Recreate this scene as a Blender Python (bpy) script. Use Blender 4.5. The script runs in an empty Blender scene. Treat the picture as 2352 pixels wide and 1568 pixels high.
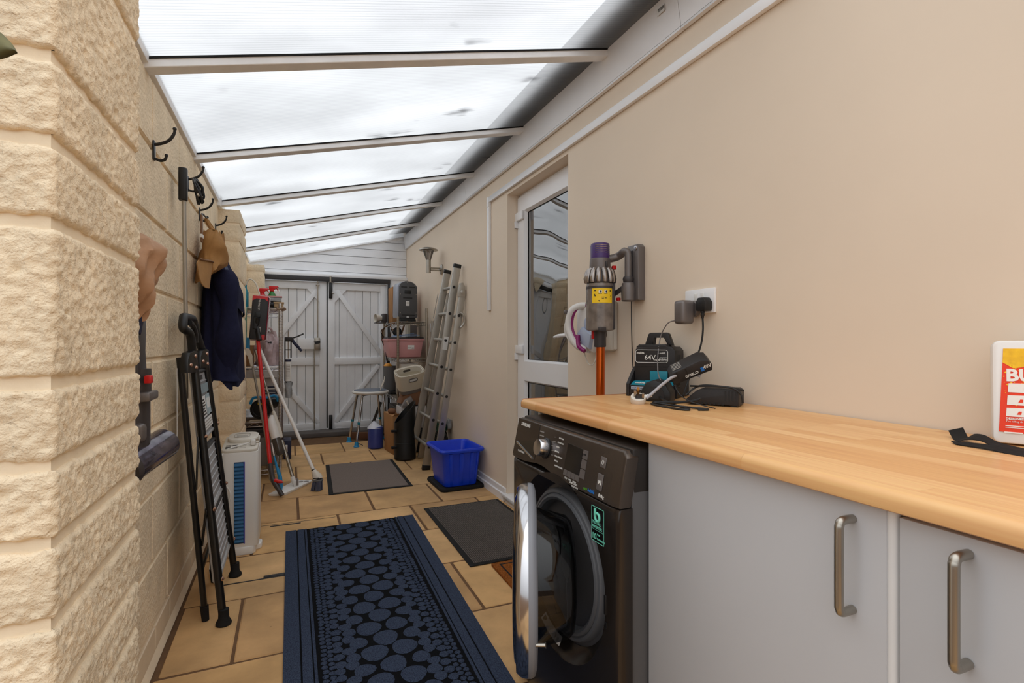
import bpy, bmesh, math, random
from mathutils import Vector, Matrix, noise, Quaternion
random.seed(7)
SC = bpy.context.scene
COL = SC.collection
# ------------------------------------------------------------------ camera, sky, exposure
YAW = math.radians(23.2)
EYE = 1.09
cam = bpy.data.cameras.new('camera'); cam.sensor_width = 36.0; cam.lens = 1190.0 * 36 / 2352; cam.clip_start = .02
camo = bpy.data.objects.new('camera', cam); COL.objects.link(camo)
camo.location = (0, 0, EYE); camo.rotation_euler = (math.pi / 2, 0, -YAW)
SC.camera = camo
w = bpy.data.worlds.new('overcast'); SC.world = w; w.use_nodes = True
bg = w.node_tree.nodes['Background']
# standard overcast sky: brightness rises from the horizon to the zenith as (1 + 2 sin h) / 3
_N = w.node_tree.nodes; _L = w.node_tree.links
_tc = _N.new('ShaderNodeTexCoord'); _sp = _N.new('ShaderNodeSeparateXYZ'); _L.new(_tc.outputs['Generated'], _sp.inputs[0])
_mr = _N.new('ShaderNodeMapRange'); _mr.inputs['To Min'].default_value = 1 / 3; _mr.inputs['To Max'].default_value = 1.0; _L.new(_sp.outputs['Z'], _mr.inputs[0])
_vm = _N.new('ShaderNodeVectorMath'); _vm.operation = 'SCALE'; _vm.inputs[0].default_value = (.965, .98, 1.0); _L.new(_mr.outputs[0], _vm.inputs['Scale'])
_L.new(_vm.outputs[0], bg.inputs[0]); bg.inputs[1].default_value = 1.17
SC.view_settings.view_transform = 'Standard'; SC.view_settings.look = 'None'
SC.view_settings.gamma = 1; SC.view_settings.use_curve_mapping = False
SC.view_settings.exposure = 0.92
SC.cycles.max_bounces = 12; SC.cycles.diffuse_bounces = 8; SC.cycles.transparent_max_bounces = 12
SC.cycles.use_denoising = True
SC.cycles.sample_clamp_indirect = 6.0

# ------------------------------------------------------------------ materials
def lin(c):
    c = c / 255.0
    return c / 12.92 if c <= .04045 else ((c + .055) / 1.055) ** 2.4
def rgb(*c): return (lin(c[0]), lin(c[1]), lin(c[2]), 1)
MATS = {}
def mat(name, col, rough=.5, metal=0.0, spec=.5, var=0.0, vscale=6.0, bump=0.0, bscale=60.0, detail=3.0, alpha=1.0, stretch=None, bump2=0.0, b2scale=200.0):
    if name in MATS: return MATS[name]
    m = bpy.data.materials.new(name); m.use_nodes = True
    nt = m.node_tree; N = nt.nodes; L = nt.links; p = N['Principled BSDF']
    c = rgb(*col)
    p.inputs['Base Color'].default_value = c; p.inputs['Roughness'].default_value = rough
    p.inputs['Metallic'].default_value = metal; p.inputs['Specular IOR Level'].default_value = spec
    if alpha < 1: p.inputs['Alpha'].default_value = alpha
    tc = N.new('ShaderNodeTexCoord'); src = tc.outputs['Object']
    if stretch:
        mp = N.new('ShaderNodeMapping'); mp.inputs['Scale'].default_value = stretch
        L.new(src, mp.inputs[0]); src = mp.outputs[0]
    v = var if var else .05
    n = N.new('ShaderNodeTexNoise'); n.inputs['Scale'].default_value = vscale; n.inputs['Detail'].default_value = 4
    L.new(src, n.inputs['Vector'])
    r = N.new('ShaderNodeValToRGB'); r.color_ramp.elements[0].position = .3; r.color_ramp.elements[1].position = .7
    a = [max(0, x * (1 - v)) for x in c[:3]] + [1]; b = [min(1, x * (1 + v)) for x in c[:3]] + [1]
    r.color_ramp.elements[0].color = a; r.color_ramp.elements[1].color = b
    L.new(n.outputs['Fac'], r.inputs[0]); L.new(r.outputs[0], p.inputs['Base Color'])
    if bump:
        n2 = N.new('ShaderNodeTexNoise'); n2.inputs['Scale'].default_value = bscale; n2.inputs['Detail'].default_value = detail
        L.new(src, n2.inputs['Vector'])
        bp = N.new('ShaderNodeBump'); bp.inputs['Strength'].default_value = 1; bp.inputs['Distance'].default_value = bump
        L.new(n2.outputs['Fac'], bp.inputs['Height'])
        last = bp
        if bump2:
            n3 = N.new('ShaderNodeTexNoise'); n3.inputs['Scale'].default_value = b2scale; n3.inputs['Detail'].default_value = 2
            L.new(src, n3.inputs['Vector'])
            b2 = N.new('ShaderNodeBump'); b2.inputs['Distance'].default_value = bump2
            L.new(n3.outputs['Fac'], b2.inputs['Height']); L.new(bp.outputs[0], b2.inputs['Normal']); last = b2
        L.new(last.outputs[0], p.inputs['Normal'])
    MATS[name] = m
    return m


M_block = mat('rough_cream_block', (240, 222, 192), .9, spec=.2, var=.10, vscale=9, bump=.006, bscale=75, detail=4, bump2=.0012, b2scale=330)
M_mortar = mat('painted_mortar', (241, 224, 196), .85, spec=.2, var=.06, vscale=7, bump=.0015, bscale=90)
M_basebrick = mat('smooth_base_brick', (230, 213, 186), .8, spec=.2, var=.06, vscale=8, bump=.0008, bscale=60)
M_render = mat('cream_render', (229, 213, 193), .75, spec=.25, var=.035, vscale=1.6, bump=.0012, bscale=5, detail=6)
M_upvc = mat('white_upvc', (238, 238, 239), .28, spec=.5, var=.02, vscale=4)
M_frame = mat('rafter_white', (240, 241, 242), .45, var=.05, vscale=14)
M_paintwhite = mat('painted_white_timber', (236, 238, 241), .5, spec=.35, var=.04, vscale=5, bump=.0004, bscale=90)
M_groove = mat('groove_grey', (120, 122, 126), .7)
M_black = mat('black_plastic', (22, 22, 23), .45, spec=.45, var=.15, vscale=9)
M_blackmatt = mat('black_rubber', (24, 23, 23), .8, spec=.3, var=.2, vscale=20, bump=.0006, bscale=150)
M_blackmetal = mat('black_painted_metal', (14, 14, 15), .3, spec=.5, var=.1)
M_darkbar = mat('dark_grey_bar', (52, 51, 53), .6)
M_alu = mat('brushed_aluminium', (176, 172, 164), .42, metal=.75, var=.10, vscale=14, stretch=(1, 1, .2))
M_chrome = mat('chrome', (205, 205, 208), .16, metal=1, var=.04)
M_steel = mat('satin_steel', (168, 162, 152), .33, metal=1, var=.06, vscale=12)
M_tread = mat('grey_tread', (176, 176, 178), .5, metal=.25, var=.06)
M_silverplate = mat('silver_tread_edge', (196, 197, 198), .35, metal=.6)
M_rivet = mat('copper_rivet', (214, 178, 160), .25, metal=1)
M_cab = mat('grey_laminate', (182, 182, 184), .42, spec=.4, var=.02, vscale=3)
M_cablit = mat('lit_edge_white', (214, 214, 214), .35)  # paler than the door: light on its rounded edge, put into the colour
M_carcass = mat('white_carcass', (205, 203, 198), .5)
M_machine = mat('graphite_metal', (86, 80, 76), .3, metal=.75, var=.03)
M_machfront = mat('graphite_gloss', (52, 46, 42), .22, metal=.55, spec=.6, var=.04)
M_machtop = mat('machine_top', (44, 41, 39), .35, metal=.3)
M_machbody = mat('machine_body', (92, 91, 92), .45, metal=.3)
M_panel = mat('graphite_panel', (80, 71, 64), .25, metal=.6, spec=.6, var=.03)
M_screen = mat('dark_screen', (20, 19, 20), .12, spec=.7)
M_gasket = mat('grey_rubber_gasket', (98, 100, 104), .5, var=.06)
M_drum = mat('drum_steel', (66, 64, 64), .25, metal=1, var=.5, vscale=70, bump=.004, bscale=70)
M_rimgrey = mat('grey_door_rim', (126, 128, 134), .4)
M_ink = mat('white_print', (222, 220, 214), .6)
M_inkgrey = mat('grey_print', (170, 165, 158), .6)
M_teal = mat('mint_print', (118, 214, 190), .5)
M_tealplastic = mat('teal_plastic', (22, 128, 148), .4)
M_darkplastic = mat('charcoal_plastic', (38, 35, 35), .5, spec=.4, var=.08, bump=.0002, bscale=400)
M_purple = mat('purple_plastic', (66, 38, 104), .35)
M_vacgrey = mat('vacuum_grey', (112, 106, 104), .35, metal=.35, var=.04)
M_vacdark = mat('vacuum_dark_grey', (66, 62, 63), .4, metal=.2)
M_nickel = mat('nickel_cyclone', (160, 152, 146), .25, metal=.9)
M_bin = mat('smoky_bin', (118, 108, 100), .2, spec=.6, var=.35, vscale=22)
M_copper = mat('orange_copper_tube', (216, 96, 26), .22, metal=.75, var=.05)
M_red = mat('red_plastic', (204, 22, 24), .35)
M_yellow = mat('yellow_sticker', (246, 204, 24), .5)
M_magenta = mat('magenta_plastic', (140, 22, 104), .3)
M_white = mat('white_plastic', (228, 226, 222), .35, var=.02)
M_offwhite = mat('off_white_plastic', (214, 208, 196), .4, var=.03)
M_paleblue = mat('clear_blue_tank', (176, 188, 210), .2)
M_blue = mat('royal_blue_plastic', (14, 62, 208), .35, spec=.5, var=.06, vscale=10)
M_bluegrille = mat('blue_grille', (18, 92, 140), .45)
M_bluegrilledark = mat('dark_blue_grille', (12, 60, 100), .5)
M_water = mat('blue_liquid_bottle', (52, 64, 132), .35, var=.12, vscale=9)
M_cyan = mat('cyan_plastic', (34, 140, 196), .4)
M_navy = mat('navy_wool', (34, 36, 60), .95, spec=.15, var=.12, vscale=40, bump=.001, bscale=300)
M_navylining = mat('navy_lining', (58, 66, 92), .6)
M_tan = mat('tan_cotton', (158, 116, 70), .9, spec=.15, var=.10, vscale=30, bump=.0006, bscale=500)
M_tanlight = mat('tan_brim', (168, 128, 84), .9, spec=.15, var=.06, vscale=30)
M_brown = mat('brown_nylon', (176, 136, 104), .6, spec=.3, var=.14, vscale=18, bump=.003, bscale=22)
M_leather = mat('brown_leather', (120, 82, 48), .6, var=.1)
M_card = mat('cardboard', (164, 122, 82), .85, spec=.2, var=.08, vscale=6)
M_carddark = mat('brown_packaging', (122, 84, 58), .85, var=.15)
M_wood = mat('pale_wood', (186, 158, 120), .7, var=.12, vscale=10, stretch=(1, .2, 1))
M_walnut = mat('dark_wood', (108, 72, 48), .7, var=.15, stretch=(.3, 1, 1))
M_pink = mat('dusty_pink_plastic', (198, 142, 142), .5, var=.03)
M_heater = mat('graphite_casing', (72, 72, 74), .5, var=.05)
M_heatside = mat('silver_casing', (150, 154, 164), .4, metal=.3)
M_greybin = mat('grey_bin', (108, 108, 110), .45, metal=.3)
M_orange = mat('orange_ball', (222, 150, 44), .5)
M_orangeplastic = mat('orange_plastic', (232, 88, 34), .4)
M_green = mat('green_bottle', (46, 126, 56), .3)
M_darkgreen = mat('dark_green_foil', (10, 66, 50), .3, spec=.6, var=.4, vscale=30)
M_cream = mat('cream_plastic', (212, 204, 186), .45, var=.03)
M_caddygrey = mat('caddy_grey', (126, 120, 118), .5)
M_bagpink = mat('pink_tinted_bag', (190, 168, 172), .3, spec=.6, var=.18, vscale=16, bump=.006, bscale=20)
M_bagclear = mat('clear_bag', (150, 154, 158), .2, spec=.6, var=.3, vscale=20, bump=.006, bscale=25)
M_boxgrey = mat('grey_storage_box', (120, 114, 110), .5, var=.05)
M_boxdark = mat('dark_storage_box', (70, 64, 60), .5, var=.1)
M_boxlabel = mat('white_carton', (196, 192, 190), .7, var=.04)
M_navyplastic = mat('navy_plastic', (24, 30, 60), .5)
M_bristle = mat('grey_blue_bristles', (88, 92, 112), .8, var=.35, vscale=160, stretch=(1, 1, .08))
M_matgrey = mat('grey_carpet', (124, 113, 106), .98, spec=.05, var=.12, vscale=120, bump=.002, bscale=500)
M_matblue = mat('blue_carpet_pile', (58, 67, 86), .98, spec=.08, var=.6, vscale=330, bump=.0025, bscale=420)
M_matblack = mat('black_carpet_ground', (14, 15, 18), .95, spec=.1, var=.4, vscale=200)
M_ridge = mat('lit_rubber_ridge', (104, 96, 91), .75, spec=.35, var=.5, vscale=140)  # colour lightened above the base to paint light caught by the ridges
M_coir = mat('coir', (142, 84, 40), 1, spec=.05, var=.4, vscale=180, bump=.004, bscale=300)
M_cloth_white = mat('white_mop_fringe', (206, 196, 198), .95, var=.1, vscale=60)
M_maroon = mat('maroon_edge', (120, 24, 44), .9)
M_paper = mat('white_paper', (224, 224, 222), .8)
M_bluefolder = mat('blue_folder', (120, 156, 198), .4, var=.08)
M_leaf = mat('mottled_leaf', (84, 80, 38), .6, var=.55, vscale=40)
M_lampglass = mat('frosted_lamp_glass', (190, 180, 168), .15, spec=.6, alpha=.45)
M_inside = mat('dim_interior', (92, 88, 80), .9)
M_strip = mat('drain_slot', (34, 32, 32), .6)
M_grout = mat('dark_grout', (112, 86, 64), .95, spec=.1, var=.12, vscale=20, bump=.001, bscale=120)
M_sill = mat('grey_timber_sill', (92, 86, 82), .7, var=.1)
M_orangeprint = mat('poster_red', (232, 56, 14), .5, var=.05)
M_yellowprint = mat('poster_yellow', (250, 190, 20), .5, var=.2, vscale=60)
M_lightprint = mat('poster_white', (238, 236, 230), .5)
M_eco = mat('green_print', (80, 150, 40), .5)
M_ecob = mat('blue_print', (30, 110, 190), .5)

def slab_mat(i):
    base = [(206, 166, 116), (212, 172, 122), (198, 158, 110), (214, 172, 118)][i]
    return mat('sandstone_slab_%d' % i, base, .72, spec=.28, var=.16, vscale=4.5, bump=.0015, bscale=24, detail=6, bump2=.0003, b2scale=300)
SLABM = [slab_mat(i) for i in range(4)]
for m_ in SLABM:
    N = m_.node_tree.nodes; L = m_.node_tree.links; p = N['Principled BSDF']
    src = p.inputs['Base Color'].links[0].from_socket
    tc = N.new('ShaderNodeTexCoord')
    n = N.new('ShaderNodeTexNoise'); n.inputs['Scale'].default_value = 1.7; n.inputs['Detail'].default_value = 7; n.inputs['Roughness'].default_value = .65; L.new(tc.outputs['Object'], n.inputs['Vector'])
    r = N.new('ShaderNodeMapRange'); r.inputs['From Min'].default_value = .36; r.inputs['From Max'].default_value = .62; r.inputs['To Min'].default_value = .74; r.inputs['To Max'].default_value = 1.06; L.new(n.outputs['Fac'], r.inputs[0])
    v = N.new('ShaderNodeTexVoronoi'); v.inputs['Scale'].default_value = 13; L.new(tc.outputs['Object'], v.inputs['Vector'])
    r2 = N.new('ShaderNodeMapRange'); r2.inputs['From Min'].default_value = .02; r2.inputs['From Max'].default_value = .06; r2.inputs['To Min'].default_value = .55; r2.inputs['To Max'].default_value = 1.0; L.new(v.outputs['Distance'], r2.inputs[0])
    mm = N.new('ShaderNodeMath'); mm.operation = 'MULTIPLY'; L.new(r.outputs[0], mm.inputs[0]); L.new(r2.outputs[0], mm.inputs[1])
    vm = N.new('ShaderNodeVectorMath'); vm.operation = 'SCALE'; L.new(src, vm.inputs[0]); L.new(mm.outputs[0], vm.inputs['Scale']); L.new(vm.outputs[0], p.inputs['Base Color'])

def wood_top():
    m = bpy.data.materials.new('beech_block_laminate'); m.use_nodes = True
    N = m.node_tree.nodes; L = m.node_tree.links; p = N['Principled BSDF']
    p.inputs['Roughness'].default_value = .34; p.inputs['Specular IOR Level'].default_value = .45
    tc = N.new('ShaderNodeTexCoord'); sp = N.new('ShaderNodeSeparateXYZ'); cb = N.new('ShaderNodeCombineXYZ')
    L.new(tc.outputs['Object'], sp.inputs[0]); L.new(sp.outputs['Y'], cb.inputs['X'])
    ad = N.new('ShaderNodeMath'); ad.operation = 'ADD'
    ml = N.new('ShaderNodeMath'); ml.operation = 'MULTIPLY'; ml.inputs[1].default_value = -1.0
    L.new(sp.outputs['Z'], ml.inputs[0]); L.new(sp.outputs['X'], ad.inputs[0]); L.new(ml.outputs[0], ad.inputs[1])
    L.new(ad.outputs[0], cb.inputs['Y'])
    bt = N.new('ShaderNodeTexBrick'); bt.offset = .37; bt.offset_frequency = 2; bt.squash = 1
    bt.inputs['Scale'].default_value = 1; bt.inputs['Brick Width'].default_value = .42; bt.inputs['Row Height'].default_value = .042
    bt.inputs['Mortar Size'].default_value = .0004; bt.inputs['Mortar Smooth'].default_value = .3; bt.inputs['Bias'].default_value = 0
    bt.inputs['Color1'].default_value = rgb(212, 156, 98); bt.inputs['Color2'].default_value = rgb(230, 184, 128)
    bt.inputs['Mortar'].default_value = rgb(196, 142, 88)
    L.new(cb.outputs[0], bt.inputs['Vector'])
    mp = N.new('ShaderNodeMapping'); mp.inputs['Scale'].default_value = (3, 90, 90); L.new(cb.outputs[0], mp.inputs[0])
    n = N.new('ShaderNodeTexNoise'); n.inputs['Scale'].default_value = 1.2; n.inputs['Detail'].default_value = 5; L.new(mp.outputs[0], n.inputs['Vector'])
    mx = N.new('ShaderNodeMix'); mx.data_type = 'RGBA'; mx.blend_type = 'OVERLAY'; mx.inputs[0].default_value = .35
    L.new(bt.outputs['Color'], mx.inputs[6]); L.new(n.outputs['Fac'], mx.inputs[7])
    L.new(mx.outputs[2], p.inputs['Base Color'])
    return m
M_top = wood_top()

def roof_mat():
    m = bpy.data.materials.new('twinwall_polycarbonate'); m.use_nodes = True
    N = m.node_tree.nodes; L = m.node_tree.links; N.clear()
    out = N.new('ShaderNodeOutputMaterial'); tr = N.new('ShaderNodeBsdfTransparent'); tl = N.new('ShaderNodeBsdfTranslucent')
    df = N.new('ShaderNodeBsdfDiffuse')
    mx = N.new('ShaderNodeMixShader'); mx2 = N.new('ShaderNodeMixShader')
    tc = N.new('ShaderNodeTexCoord'); mp = N.new('ShaderNodeMapping'); mp.inputs['Scale'].default_value = (.6, 1, 0)
    L.new(tc.outputs['Object'], mp.inputs[0])
    # twin-wall ribs run down the slope, 14 mm apart
    sp = N.new('ShaderNodeSeparateXYZ'); L.new(tc.outputs['Object'], sp.inputs[0])
    m1 = N.new('ShaderNodeMath'); m1.operation = 'MULTIPLY'; m1.inputs[1].default_value = 2 * math.pi / .014; L.new(sp.outputs['Y'], m1.inputs[0])
    m2 = N.new('ShaderNodeMath'); m2.operation = 'SINE'; L.new(m1.outputs[0], m2.inputs[0])
    m3 = N.new('ShaderNodeMath'); m3.operation = 'GREATER_THAN'; m3.inputs[1].default_value = .8; L.new(m2.outputs[0], m3.inputs[0])
    m4 = N.new('ShaderNodeMath'); m4.operation = 'MULTIPLY_ADD'; m4.inputs[1].default_value = -.17; m4.inputs[2].default_value = 1.0; L.new(m3.outputs[0], m4.inputs[0])
    # dirt: soft cloudy film and a few moss patches lying on the sheet
    n1 = N.new('ShaderNodeTexNoise'); n1.inputs['Scale'].default_value = 2.2; n1.inputs['Detail'].default_value = 5; L.new(mp.outputs[0], n1.inputs['Vector'])
    r1 = N.new('ShaderNodeMapRange'); r1.inputs['From Min'].default_value = .3; r1.inputs['From Max'].default_value = .7; r1.inputs['To Min'].default_value = .82; r1.inputs['To Max'].default_value = 1.0
    L.new(n1.outputs['Fac'], r1.inputs[0])
    mp2 = N.new('ShaderNodeMapping'); mp2.inputs['Scale'].default_value = (1.0, 2.2, 0); mp2.inputs['Location'].default_value = (3.1, 1.7, 0); L.new(tc.outputs['Object'], mp2.inputs[0])
    n2 = N.new('ShaderNodeTexNoise'); n2.inputs['Scale'].default_value = 2.6; n2.inputs['Detail'].default_value = 3; L.new(mp2.outputs[0], n2.inputs['Vector'])
    r2 = N.new('ShaderNodeMapRange'); r2.inputs['From Min'].default_value = .655; r2.inputs['From Max'].default_value = .74; r2.inputs['To Min'].default_value = 1.0; r2.inputs['To Max'].default_value = .38
    L.new(n2.outputs['Fac'], r2.inputs[0])
    a = N.new('ShaderNodeMath'); a.operation = 'MULTIPLY'; L.new(m4.outputs[0], a.inputs[0]); L.new(r1.outputs[0], a.inputs[1])
    b = N.new('ShaderNodeMath'); b.operation = 'MULTIPLY'; L.new(a.outputs[0], b.inputs[0]); L.new(r2.outputs[0], b.inputs[1])
    sc = N.new('ShaderNodeVectorMath'); sc.operation = 'SCALE'; sc.inputs[0].default_value = (.92, .93, .94); L.new(b.outputs[0], sc.inputs['Scale'])
    L.new(sc.outputs[0], tr.inputs[0]); L.new(sc.outputs[0], tl.inputs[0])
    df.inputs[0].default_value = (.8, .8, .8, 1)
    mx.inputs[0].default_value = .38; L.new(tr.outputs[0], mx.inputs[1]); L.new(tl.outputs[0], mx.inputs[2])
    lw = N.new('ShaderNodeLayerWeight'); lw.inputs[0].default_value = .5
    pw = N.new('ShaderNodeMath'); pw.operation = 'POWER'; pw.inputs[1].default_value = 2; L.new(lw.outputs['Facing'], pw.inputs[0])
    ma = N.new('ShaderNodeMath'); ma.operation = 'MULTIPLY_ADD'; ma.inputs[1].default_value = .04; ma.inputs[2].default_value = .04; L.new(pw.outputs[0], ma.inputs[0])
    L.new(ma.outputs[0], mx2.inputs[0]); L.new(mx.outputs[0], mx2.inputs[1]); L.new(df.outputs[0], mx2.inputs[2])
    L.new(mx2.outputs[0], out.inputs[0])
    return m
M_roof = roof_mat()

def glass_mat(name, tint, fac, wav=0.0, scale=1.2, rough=.0, top=1.0):
    m = bpy.data.materials.new(name); m.use_nodes = True
    N = m.node_tree.nodes; L = m.node_tree.links; N.clear()
    out = N.new('ShaderNodeOutputMaterial'); tr = N.new('ShaderNodeBsdfTransparent'); gl = N.new('ShaderNodeBsdfGlossy')
    tr.inputs[0].default_value = tint; gl.inputs['Roughness'].default_value = rough
    mx = N.new('ShaderNodeMixShader')
    lw = N.new('ShaderNodeLayerWeight'); lw.inputs[0].default_value = .35
    r = N.new('ShaderNodeMapRange'); r.inputs['To Min'].default_value = fac; r.inputs['To Max'].default_value = top
    L.new(lw.outputs['Fresnel'], r.inputs[0]); L.new(r.outputs[0], mx.inputs[0])
    if wav:
        tc = N.new('ShaderNodeTexCoord'); n = N.new('ShaderNodeTexNoise'); n.inputs['Scale'].default_value = scale; n.inputs['Detail'].default_value = 1
        L.new(tc.outputs['Object'], n.inputs['Vector'])
        bp = N.new('ShaderNodeBump'); bp.inputs['Distance'].default_value = wav; L.new(n.outputs['Fac'], bp.inputs['Height']); L.new(bp.outputs[0], gl.inputs['Normal'])
    L.new(tr.outputs[0], mx.inputs[1]); L.new(gl.outputs[0], mx.inputs[2]); L.new(mx.outputs[0], out.inputs[0])
    return m
M_glass = glass_mat('door_glass', (.80, .83, .83, 1), .34, wav=.02, scale=1.3)
M_bowl = glass_mat('smoked_bowl_glass', (.46, .46, .47, 1), .03, rough=.04, top=.45)
M_doorglass = mat('tinted_door_face', (30, 30, 36), .06, metal=.6, spec=.8)
M_clear = glass_mat('clear_plastic', (.8, .8, .82, 1), .10)

# ------------------------------------------------------------------ mesh building
class B:
    def __init__(s, M=None):
        s.bm = bmesh.new(); s.M = M
    def v(s, p):
        p = Vector(p)
        return s.bm.verts.new(s.M @ p if s.M else p)
    def f(s, vs):
        try: return s.bm.faces.new(vs)
        except ValueError: return None
    def box(s, x0, x1, y0, y1, z0, z1, bev=0, seg=2):
        return s.hexa([(x0, y0, z0), (x1, y0, z0), (x1, y1, z0), (x0, y1, z0), (x0, y0, z1), (x1, y0, z1), (x1, y1, z1), (x0, y1, z1)], bev, seg)
    def hexa(s, P, bev=0, seg=2):
        v = [s.v(p) for p in P]
        fs = [s.f([v[i] for i in q]) for q in ((0, 3, 2, 1), (4, 5, 6, 7), (0, 1, 5, 4), (1, 2, 6, 5), (2, 3, 7, 6), (3, 0, 4, 7))]
        if bev:
            es = list({e for f in fs if f for e in f.edges})
            bmesh.ops.bevel(s.bm, geom=es, offset=bev, segments=seg, profile=.5, affect='EDGES')
        return s
    def prism(s, poly, fn, t0, t1, bev=0):
        a = [s.v(fn(x, y, t0)) for x, y in poly]; b = [s.v(fn(x, y, t1)) for x, y in poly]
        n = len(poly); fs = [s.f(a[::-1]), s.f(b)]
        for i in range(n): fs.append(s.f([a[i], a[(i + 1) % n], b[(i + 1) % n], b[i]]))
        if bev:
            es = list({e for f in (fs[0], fs[1]) if f for e in f.edges})
            bmesh.ops.bevel(s.bm, geom=es, offset=bev, segments=2, profile=.5, affect='EDGES')
        return s
    def tube(s, pts, r, seg=10, closed=False, caps=True, sx=1.0):
        pts = [Vector(p) for p in pts]; n = len(pts); rings = []
        rr = r if isinstance(r, (list, tuple)) else [r] * n
        tan = []
        for i in range(n):
            if closed: t = pts[(i + 1) % n] - pts[i - 1]
            else: t = pts[min(i + 1, n - 1)] - pts[max(i - 1, 0)]
            tan.append(t.normalized())
        up = Vector((0, 0, 1)) if abs(tan[0].z) < .9 else Vector((1, 0, 0))
        nrm = (up - tan[0] * up.dot(tan[0])).normalized()
        for i in range(n):
            if i: nrm = tan[i - 1].rotation_difference(tan[i]) @ nrm
            bi = tan[i].cross(nrm)
            rings.append([s.v(pts[i] + (nrm * math.cos(2 * math.pi * k / seg) + bi * sx * math.sin(2 * math.pi * k / seg)) * rr[i]) for k in range(seg)])
        for i in range(n if closed else n - 1):
            a = rings[i]; b = rings[(i + 1) % n]
            for k in range(seg): s.f([a[k], a[(k + 1) % seg], b[(k + 1) % seg], b[k]])
        if caps and not closed: s.f(rings[0][::-1]); s.f(rings[-1])
        return s
    def cyl(s, p, q, r, r2=None, seg=16):
        return s.tube([p, q], [r, r if r2 is None else r2], seg)
    def bar(s, p, q, wy, h, side=(0, 1, 0), bev=0):
        # rectangular bar from p to q; width wy along side, h along the remaining axis
        p = Vector(p); q = Vector(q); d = (q - p).normalized(); a = Vector(side); a = (a - d * a.dot(d)).normalized(); b = d.cross(a)
        P = []
        for e in (p, q):
            for i, j in ((-1, -1), (1, -1), (1, 1), (-1, 1)): P.append(e + a * (i * wy / 2) + b * (j * h / 2))
        return s.hexa(P, bev)
    def lathe(s, prof, seg=24, c=(0, 0, 0), ax=None, caps=True):
        c = Vector(c); z = Vector(ax or (0, 0, 1)).normalized()
        x = z.orthogonal().normalized(); y = z.cross(x); rings = []
        for r, h in prof:
            rings.append([s.v(c + z * h + (x * math.cos(2 * math.pi * k / seg) + y * math.sin(2 * math.pi * k / seg)) * r) for k in range(seg)])
        for a, b in zip(rings, rings[1:]):
            for k in range(seg): s.f([a[k], a[(k + 1) % seg], b[(k + 1) % seg], b[k]])
        if caps:
            if prof[0][0] > 1e-5: s.f(rings[0][::-1])
            if prof[-1][0] > 1e-5: s.f(rings[-1])
        return s
    def grid(s, fn, nu, nv, closeu=False):
        g = [[s.v(fn(i / (nu if closeu else nu - 1), j / (nv - 1))) for i in range(nu)] for j in range(nv)]
        for j in range(nv - 1):
            for i in range(nu if closeu else nu - 1):
                s.f([g[j][i], g[j][(i + 1) % nu], g[j + 1][(i + 1) % nu], g[j + 1][i]])
        return g
    def sphere(s, c, r, seg=16, sc=(1, 1, 1), z0=-1, z1=1):
        n = seg // 2; prof = []
        rings = []
        for i in range(n + 1):
            a = z0 + (z1 - z0) * i / n; th = math.asin(max(-1, min(1, a)))
            rr = math.cos(th) * r
            rings.append([s.v((c[0] + rr * math.cos(2 * math.pi * k / seg) * sc[0], c[1] + rr * math.sin(2 * math.pi * k / seg) * sc[1], c[2] + a * r * sc[2])) for k in range(seg)])
        for a, b in zip(rings, rings[1:]):
            for k in range(seg): s.f([a[k], a[(k + 1) % seg], b[(k + 1) % seg], b[k]])
        return s

def finish(name, b, m, parent=None, smooth=35, weld=1e-6):
    bm = b.bm
    bmesh.ops.remove_doubles(bm, verts=bm.verts, dist=weld)
    bmesh.ops.recalc_face_normals(bm, faces=bm.faces)
    me = bpy.data.meshes.new(name); bm.to_mesh(me); bm.free()
    me.materials.append(m)
    if smooth:
        me.shade_smooth(); me.set_sharp_from_angle(angle=math.radians(smooth))
    o = bpy.data.objects.new(name, me); COL.objects.link(o)
    if parent is not None: attach(o, parent)
    return o
def attach(o, parent):
    o.parent = parent
    if parent.type == 'EMPTY': o.matrix_parent_inverse = Matrix.Translation(-parent.location)
def thing(name, label, cat, loc, group=None):
    o = bpy.data.objects.new(name, None); COL.objects.link(o); o.location = loc; o.empty_display_size = .05
    o['label'] = label; o['category'] = cat
    if group: o['group'] = group
    return o
def tag(o, label, cat, group=None):
    o['label'] = label; o['category'] = cat
    if group: o['group'] = group
    return o
def struct(o): o['kind'] = 'structure'; return o
def root_struct(name, loc=(0, 0, 0)):
    o = bpy.data.objects.new(name, None); COL.objects.link(o); o.location = loc; o['kind'] = 'structure'; return o
def stuff(o): o['kind'] = 'stuff'; return o
def text(body, size, org, xd, yd, m, parent, name='lettering', ext=.0004, sx=1.0, bold=0):
    c = bpy.data.curves.new(name, 'FONT'); c.body = body; c.size = size; c.extrude = ext; c.resolution_u = 2; c.offset = bold
    t = bpy.data.objects.new(name, c); COL.objects.link(t)
    xd = Vector(xd).normalized(); yd = Vector(yd); yd = (yd - xd * yd.dot(xd)).normalized(); zd = xd.cross(yd)
    R = Matrix((xd * sx, yd, zd)).transposed().to_4x4()
    bpy.context.view_layer.update()
    me = bpy.data.meshes.new_from_object(t.evaluated_get(bpy.context.evaluated_depsgraph_get()))
    me.transform(Matrix.Translation(Vector(org)) @ R)
    bpy.data.objects.remove(t); me.materials.clear(); me.materials.append(m)
    o = bpy.data.objects.new(name, me); COL.objects.link(o); attach(o, parent)
    return o
def nz(p, s, seed=0): return noise.noise(Vector((p[0] * s + seed * 7.3, p[1] * s - seed * 3.1, p[2] * s + seed)))
def rot(loc, rx=0, ry=0, rz=0): return Matrix.Translation(Vector(loc)) @ Matrix.Rotation(rz, 4, 'Z') @ Matrix.Rotation(ry, 4, 'Y') @ Matrix.Rotation(rx, 4, 'X')
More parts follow.
